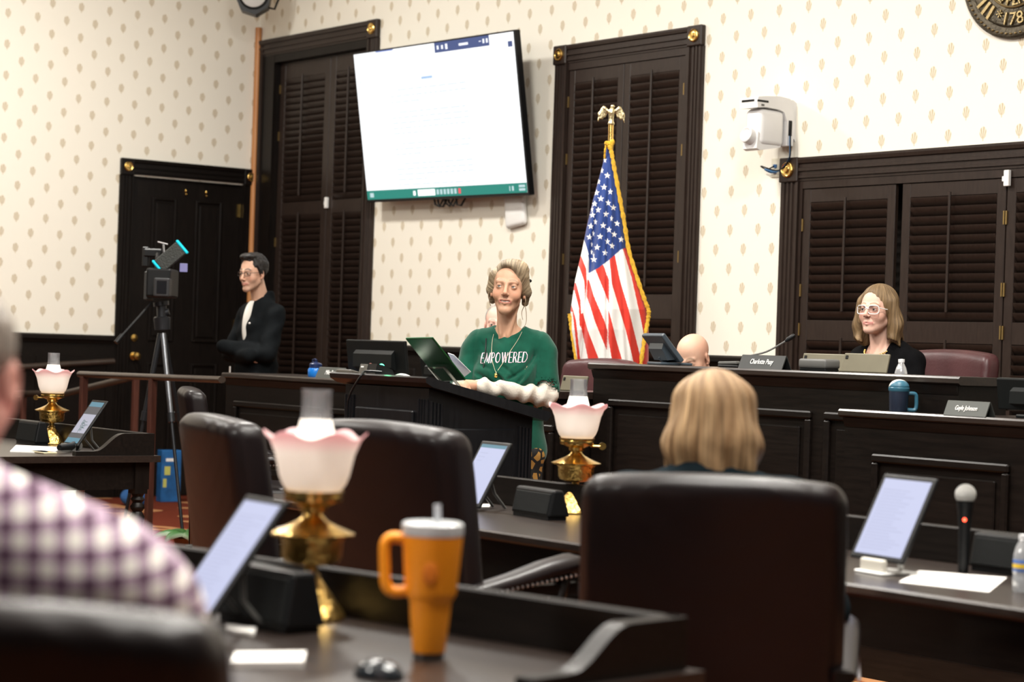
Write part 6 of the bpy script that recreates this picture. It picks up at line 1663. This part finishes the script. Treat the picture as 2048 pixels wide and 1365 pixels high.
# ---------------------------------------------------------------- seated figures
def seated_torso(s, z0, d=0., sc=1., lean=0.):
    s.ell((0, -.02+lean*.5, z0+.34), (.175*sc+d, .115*sc+d, .21), .04); s.ell((0, -.03, z0+.13), (.165*sc+d, .12*sc+d, .19), .06)
    for sx in (-1, 1): s.cap((0, -.035+lean, z0+.520), (sx*.135*sc, -.035+lean, z0+.462), .048*sc+d, .050*sc+d, .038)
def seated_legs(s, z0, d=0.):
    for sx in (-1, 1):
        s.cap((sx*.09, 0, z0+.02), (sx*.10, .40, z0+.03), .085+d, .06+d, .03); s.cap((sx*.10, .40, z0+.03), (sx*.10, .38, .10), .056+d, .04+d, .02); s.cap((sx*.10, .36, .045), (sx*.105, .50, .03), .038, .032, .02)

# 3. woman in black behind the bench
WD = 10.3
wl_ = at(1764, 700, WD); wf = facing(46)
zf0 = 1.33-uvp(1752, 622)[1]/FPX*WD            # eye height
HC = (0, .05, zf0-.11)
hr = RZ(6) @ RX(2)
Z0 = zf0-.11-.70
B = Body((-.34, -.26, -.0), (.34, .62, zf0+.05), HC, .013, .0026, .135, hr)
seated_torso(B.s, Z0, -.004); seated_legs(B.s, Z0, -.005)
def wo_arms(s, d): 
    arm_chain(s, (-.165, -.03, Z0+.44), (-.21, .05, Z0+.20), (-.10, .26, Z0+.20), .046, .040, .028, d=d); arm_chain(s, (.165, -.03, Z0+.44), (.21, .05, Z0+.20), (.10, .26, Z0+.20), .046, .040, .028, d=d)
wo_arms(B.s, -.004); hand(B.s, (-.10, .26, Z0+.20), (.5, .8, 0), (0, 0, -1), .9); hand(B.s, (.10, .26, Z0+.20), (-.5, .8, 0), (0, 0, -1), .9)
head(B, smile=.1, jaw=.98, nose=.95, neck_to=(0, -.06, -.21), neck_r=.050, eyes_open=.85, wide=1.02)
wo = person('woman', 'person in black top and clear glasses seated behind the centre bench', B, SKIN, skin_paint(B, (.66, .41, .32), (.52, .20, .18), (.22, .14, .08), .45, browh=.003), wl_, yaw_of(wf), .11)
eyes(B, wo, (.1, .08)); HB3 = B
s = hair_box(B, .19, -.20, .0042)
hell(s, B, (0, -.024, .044), (.090, .100, .092))
for sx in (-1, 1):
    hcap(s, B, (sx*.080, .005, .04), (sx*.098, -.012, -.07), .030, .034, .03); hcap(s, B, (sx*.098, -.014, -.07), (sx*.098, -.004, -.17), .033, .030, .025)
hell(s, B, (0, -.085, -.06), (.10, .055, .10), .03); hcap(s, B, (-.05, -.078, -.13), (.05, -.078, -.13), .05, .05, .03); s.F = np.maximum(s.F, (-hp(B, s)[2]-.150+.010*np.sin(hp(B, s)[0]*60)+.012*np.sin(hp(B, s)[1]*50)).astype(np.float32))
x_, y_, z_ = hp(B, s)
ph = np.arctan2(x_, y_+.02)
s.F = s.F+(.0010*np.sin(ph*26+2.*np.sin(z_*18+x_*10))+.0006*np.sin(ph*61+3*np.sin(z_*14))+.006*np.clip((-z_-.05)/.08, 0, 1)*np.sin(ph*9+z_*30)).astype(np.float32)
hell(s, B, (.016, .105, .006), (.060, .078, .090), .010, '-'); hell(s, B, (0, .075, -.09), (.070, .098, .11), .012, '-')
hcap(s, B, (0, -.03, -.09), (0, -.04, -.22), .056, .058, .01, '-')
def ang3(V): H = HB3.hloc(V); return np.arctan2(H[:, 0], H[:, 1]+.02)
hair_obj(s, B, hair_paint((.13, .08, .036), (.27, .175, .085), (.16, .10, .048), 14, ang3), wo, ang3)
CLR = mat('clear_frame', (.75, .74, .72), .2, spec=.7)
m, nt, b = _nodes('lens_tint'); tpn = nt.nodes.new('ShaderNodeBsdfTransparent'); tpn.inputs[0].default_value = (.93, .93, .95, 1); gln = nt.nodes.new('ShaderNodeBsdfGlossy'); gln.inputs['Roughness'].default_value = .03; mxn = nt.nodes.new('ShaderNodeMixShader'); mxn.inputs[0].default_value = .10
nt.links.new(tpn.outputs[0], mxn.inputs[1]); nt.links.new(gln.outputs[0], mxn.inputs[2]); nt.links.new(mxn.outputs[0], nt.nodes['Material Output'].inputs[0]); LENS = m
spectacles(B, wo, CLR, .027, .021, .0026, lens=LENS, zc=-.002)
MB().sphere(B.h((.082, -.002, -.045)), .005, 10, 8).build('earring', mat('pearl', (.8, .76, .68), .2), wo, True)
s = SDF(axis_pts(-.36, .36, .0075), axis_pts(-.24, .36, .0075), axis_pts(Z0-.05, Z0+.62, .0075))
seated_torso(s, Z0, .016); wo_arms(s, .014)
s.cap((0, -.02, Z0+.60), (0, .20, Z0+.36), .070, .055, .012, '-'); s.cap((0, -.05, Z0+.57), (0, -.06, Z0+.68), .072, .08, .01, '-')
s.disp(lambda X, Y, Z: .005*wob(X, Y, Z, 30)+.003*np.sin(40*(X+Z)))
link('black_top', s.mesh('black_top'), mat('black_knit', (.0035, .0035, .0042), .85, spec=.08, bump=.3, bscale=260, vary=.3, vscale=20), wo)
gb = MB()
for i in range(27):
    a = -1.25+2.5*i/26; gb.sphere((.082*math.sin(a), -.01+.105*math.cos(a), Z0+.535-.06*math.cos(a)), .0052, 8, 6)
gb.build('gold_necklace', BRASS, wo, True)

# 4. bald man bent over beside the dark display
BD = 10.75
bl_ = at(1408, 700, BD); bf = facing(38)
zt = 1.33-uvp(1400, 678)[1]/FPX*BD - .11
HC = (0, .10, zt-.098); hr = RX(-26) @ RZ(4)
B = Body((-.34, -.26, 0), (.34, .62, zt+.04), HC, .014, .004, .13, hr)
Z0 = .42
def bald_torso(s, d=0.):
    zc = HC[2]; seated_torso(s, zc-.74, d, 1.05, .02)
bald_torso(B.s, -.004); seated_legs(B.s, HC[2]-.74, -.004)
head(B, True, neck_to=(0, -.06, -.2), neck_r=.056, wide=1.03)
bm = person('bald', 'bald person bent low behind the centre bench beside the display', B, SKIN, skin_paint(B, (.64, .39, .28), (.5, .2, .16), (.25, .16, .1), .4), bl_, yaw_of(bf), .11)
eyes(B, bm, (0, -.3))
s = SDF(axis_pts(-.36, .36, .012), axis_pts(-.24, .3, .012), axis_pts(HC[2]-.80, HC[2]-.12, .012)); bald_torso(s, .016)
s.disp(lambda X, Y, Z: .005*wob(X, Y, Z, 30))
link('dark_shirt', s.mesh('dark_shirt'), mat('charcoal_cloth', (.012, .012, .014), .8, vary=.2), bm)

# 5. person hidden behind the speaker
HD = 12.4
hl_ = at(996, 700, HD); hf_ = facing(5)
zt = 1.33-uvp(990, 612)[1]/FPX*HD - .11
HC = (0, .04, zt-.115)
B = Body((-.34, -.26, 0), (.34, .62, zt+.04), HC, .014, .004, .13)
seated_torso(B.s, HC[2]-.74); seated_legs(B.s, HC[2]-.74)
head(B, True, neck_to=(0, -.06, -.2), neck_r=.056)
hd = person('hidden', 'pink-faced person seated behind the speaker, almost hidden', B, SKIN, skin_paint(B, (.66, .40, .32), (.5, .2, .16), (.3, .25, .2), .4), hl_, yaw_of(hf_), .11)
eyes(B, hd)
s = hair_box(B, .14, -.06, .006); hell(s, B, (0, -.03, .045), (.080, .092, .082)); hell(s, B, (0, .09, .02), (.08, .09, .10), .01, '-'); hell(s, B, (0, .06, -.08), (.11, .13, .09), .01, '-')
hair_obj(s, B, lambda V: np.tile(np.array((.32, .29, .26)), (len(V), 1)), hd, lambda V: V[:, 0]*12)
s = SDF(axis_pts(-.36, .36, .014), axis_pts(-.24, .3, .014), axis_pts(HC[2]-.80, HC[2]-.16, .014)); seated_torso(s, HC[2]-.74, .016)
link('dark_shirt', s.mesh('dark_shirt'), mat('charcoal_cloth', (.012, .012, .014), .8, vary=.2), hd)

# 6. blonde woman seen from behind
LD = 5.20
ll_ = at(1424, 900, LD); lf = dirw(10)
zt = 1.33-uvp(1424, 741)[1]/FPX*LD
HC = (0, .03, zt-.125); hr = RZ(2)
B = Body((-.36, -.26, 0), (.36, .62, zt+.02), HC, .014, .005, .13, hr)
ZB = HC[2]-.665
seated_torso(B.s, ZB, -.004, 1.02); seated_legs(B.s, ZB, -.004)
def bw_arms(s, d):
    arm_chain(s, (-.20, -.03, ZB+.47), (-.27, .05, ZB+.22), (-.16, .28, ZB+.22), .05, .044, .03, d=d); arm_chain(s, (.20, -.03, ZB+.47), (.29, .04, ZB+.20), (.20, .28, ZB+.20), .05, .044, .03, d=d)
bw_arms(B.s, -.004); hand(B.s, (-.16, .28, ZB+.22), (.3, .9, 0), (0, 0, -1), .95); hand(B.s, (.20, .28, ZB+.20), (-.3, .9, 0), (0, 0, -1), .95)
head(B, neck_to=(0, -.06, -.2), neck_r=.05)
bw = person('blonde', 'blonde person in dark top seen from behind in the right leather chair', B, SKIN, skin_paint(B, (.62, .39, .29), (.5, .2, .16), (.3, .2, .12), .3), ll_, yaw_of(lf), 0.)
eyes(B, bw); HB6 = B
s = hair_box(B, .19, -.20, .0048)
hell(s, B, (0, -.022, .044), (.090, .104, .086))
for sx in (-1, 1):
    hcap(s, B, (sx*.066, -.02, .05), (sx*.088, -.03, -.07), .034, .034, .04); hcap(s, B, (sx*.088, -.03, -.06), (sx*.078, -.02, -.18), .034, .028, .03)
hell(s, B, (0, -.075, -.05), (.104, .064, .095), .04); hell(s, B, (.016, -.080, -.122), (.080, .046, .06), .03); s.F = np.maximum(s.F, (-hp(B, s)[2]-.152-.10*hp(B, s)[0]+.010*np.sin(hp(B, s)[0]*70)).astype(np.float32))
x_, y_, z_ = hp(B, s); ph = np.arctan2(x_+.012, -(y_)+.01)
s.F = s.F+(.0012*np.sin(ph*21+1.8*np.sin(z_*16))+.0008*np.sin(ph*47+3*np.sin(z_*12))+.010*np.clip((-z_-.06)/.07, 0, 1)*np.sin(ph*8+z_*22)).astype(np.float32)
hell(s, B, (0, .115, -.01), (.066, .085, .10), .012, '-'); hcap(s, B, (0, -.02, -.09), (0, -.03, -.2), .05, .055, .01, '-')
def ang6(V): H = HB6.hloc(V); return np.arctan2(H[:, 0]+.012, -H[:, 1]+.01)
hair_obj(s, B, hair_paint((.17, .09, .036), (.54, .355, .185), (.24, .14, .07), 9, ang6, .6), bw, ang6)
s = SDF(axis_pts(-.38, .38, .010), axis_pts(-.24, .38, .010), axis_pts(ZB-.05, ZB+.60, .010))
seated_torso(s, ZB, .018, 1.03); bw_arms(s, .014); s.cap((0, -.03, ZB+.60), (0, .0, ZB+.70), .058, .07, .01, '-')
s.disp(lambda X, Y, Z: .005*wob(X, Y, Z, 30))
link('dark_teal_top', s.mesh('dark_teal_top'), mat('dark_teal_cloth', (.004, .010, .014), .85, spec=.1, vary=.2, bump=.2, bscale=200), bw)

# 7. man in the checked shirt, nearest, back to the camera
PD = 2.62
pl_ = at(-135, 900, PD); pf = dirw(6)
zt = 1.33-uvp(0, 640)[1]/FPX*PD
HC = (-.014, .06, zt-.10); hr = RX(-4)
B = Body((-.36, -.28, 0), (.36, .62, zt+.06), HC, .014, .0045, .13, hr)
ZC = HC[2]-.71
def pm_torso(s, d=0.):
    seated_torso(s, ZC, d, 1.22)
    for sx in (-1, 1): s.cap((sx*.05, -.04, ZC+.54), (sx*.19, -.04, ZC+.47), .055+d, .066+d, .04)
pm_torso(B.s, -.004); seated_legs(B.s, ZC, -.004)
def pm_arms(s, d): arm_chain(s, (-.235, -.03, ZC+.44), (-.27, .04, ZC+.20), (-.15, .27, ZC+.22), .055, .048, .034, d=d); arm_chain(s, (.235, -.03, ZC+.44), (.27, .04, ZC+.20), (.15, .27, ZC+.22), .055, .048, .034, d=d)
pm_arms(B.s, -.004); hand(B.s, (-.15, .27, ZC+.22), (.3, .9, 0), (0, 0, -1)); hand(B.s, (.15, .27, ZC+.22), (-.3, .9, 0), (0, 0, -1))
head(B, True, neck_to=(0, -.075, -.2), neck_r=.062, wide=1.04)
pm = person('plaid', 'person in purple and white checked shirt, nearest at the left edge', B, SKIN, skin_paint(B, (.66, .36, .30), (.5, .2, .16), (.3, .22, .16), .4), pl_, yaw_of(pf), 0.)
eyes(B, pm)
s = hair_box(B, .15, -.09, .006); hell(s, B, (0, -.026, .044), (.083, .097, .088)); hell(s, B, (0, .095, .02), (.08, .085, .10), .01, '-'); hell(s, B, (0, .05, -.095), (.12, .15, .085), .01, '-')
s.disp(lambda X, Y, Z: .002*wob(X, Y, Z, 160))
hair_obj(s, B, lambda V: np.tile(np.array((.30, .26, .22)), (len(V), 1)), pm, lambda V: V[:, 0]*12, 'grey_hair')
s = SDF(axis_pts(-.40, .40, .009), axis_pts(-.27, .38, .009), axis_pts(ZC-.05, ZC+.68, .009))
pm_torso(s, .018); pm_arms(s, .016); s.cap((0, -.055, ZC+.56), (0, -.05, ZC+.625), .076, .074, .02); s.cap((0, -.03, ZC+.60), (0, .0, ZC+.70), .066, .08, .006, '-')
s.disp(lambda X, Y, Z: .005*wob(X, Y, Z, 26))
tm, nt, b = _nodes('checked_cotton'); L = nt.links.new
tc = nt.nodes.new('ShaderNodeTexCoord'); sp_ = nt.nodes.new('ShaderNodeSeparateXYZ'); L(tc.outputs['Object'], sp_.inputs[0])
def cmx(op, a, bb=None):
    n = nt.nodes.new('ShaderNodeMath'); n.operation = op
    for i, q in enumerate((a, bb)):
        if q is None: continue
        if isinstance(q, (int, float)): n.inputs[i].default_value = q
        else: L(q, n.inputs[i])
    return n.outputs[0]
CK = .0285
sa = cmx('GREATER_THAN', cmx('FRACT', cmx('ADD', cmx('DIVIDE', cmx('ADD', sp_.outputs[0], cmx('MULTIPLY', sp_.outputs[1], .35)), CK), 50.)), .55)
sb_ = cmx('GREATER_THAN', cmx('FRACT', cmx('ADD', cmx('DIVIDE', cmx('ADD', sp_.outputs[2], cmx('MULTIPLY', sp_.outputs[1], -.25)), CK), 50.)), .55)
k2 = cmx('MULTIPLY', cmx('ADD', sa, sb_), .5)
cr = nt.nodes.new('ShaderNodeValToRGB'); cr.color_ramp.elements[0].color = (.80, .76, .70, 1); cr.color_ramp.elements[1].color = (.075, .022, .06, 1)
el_ = cr.color_ramp.elements.new(.5); el_.color = (.40, .28, .37, 1)
L(k2, cr.inputs[0]); L(cr.outputs[0], b.inputs['Base Color']); b.inputs['Roughness'].default_value = .85
link('checked_shirt', s.mesh('checked_shirt'), tm, pm)
pm.scale = (1.2, 1.1, 1.02)
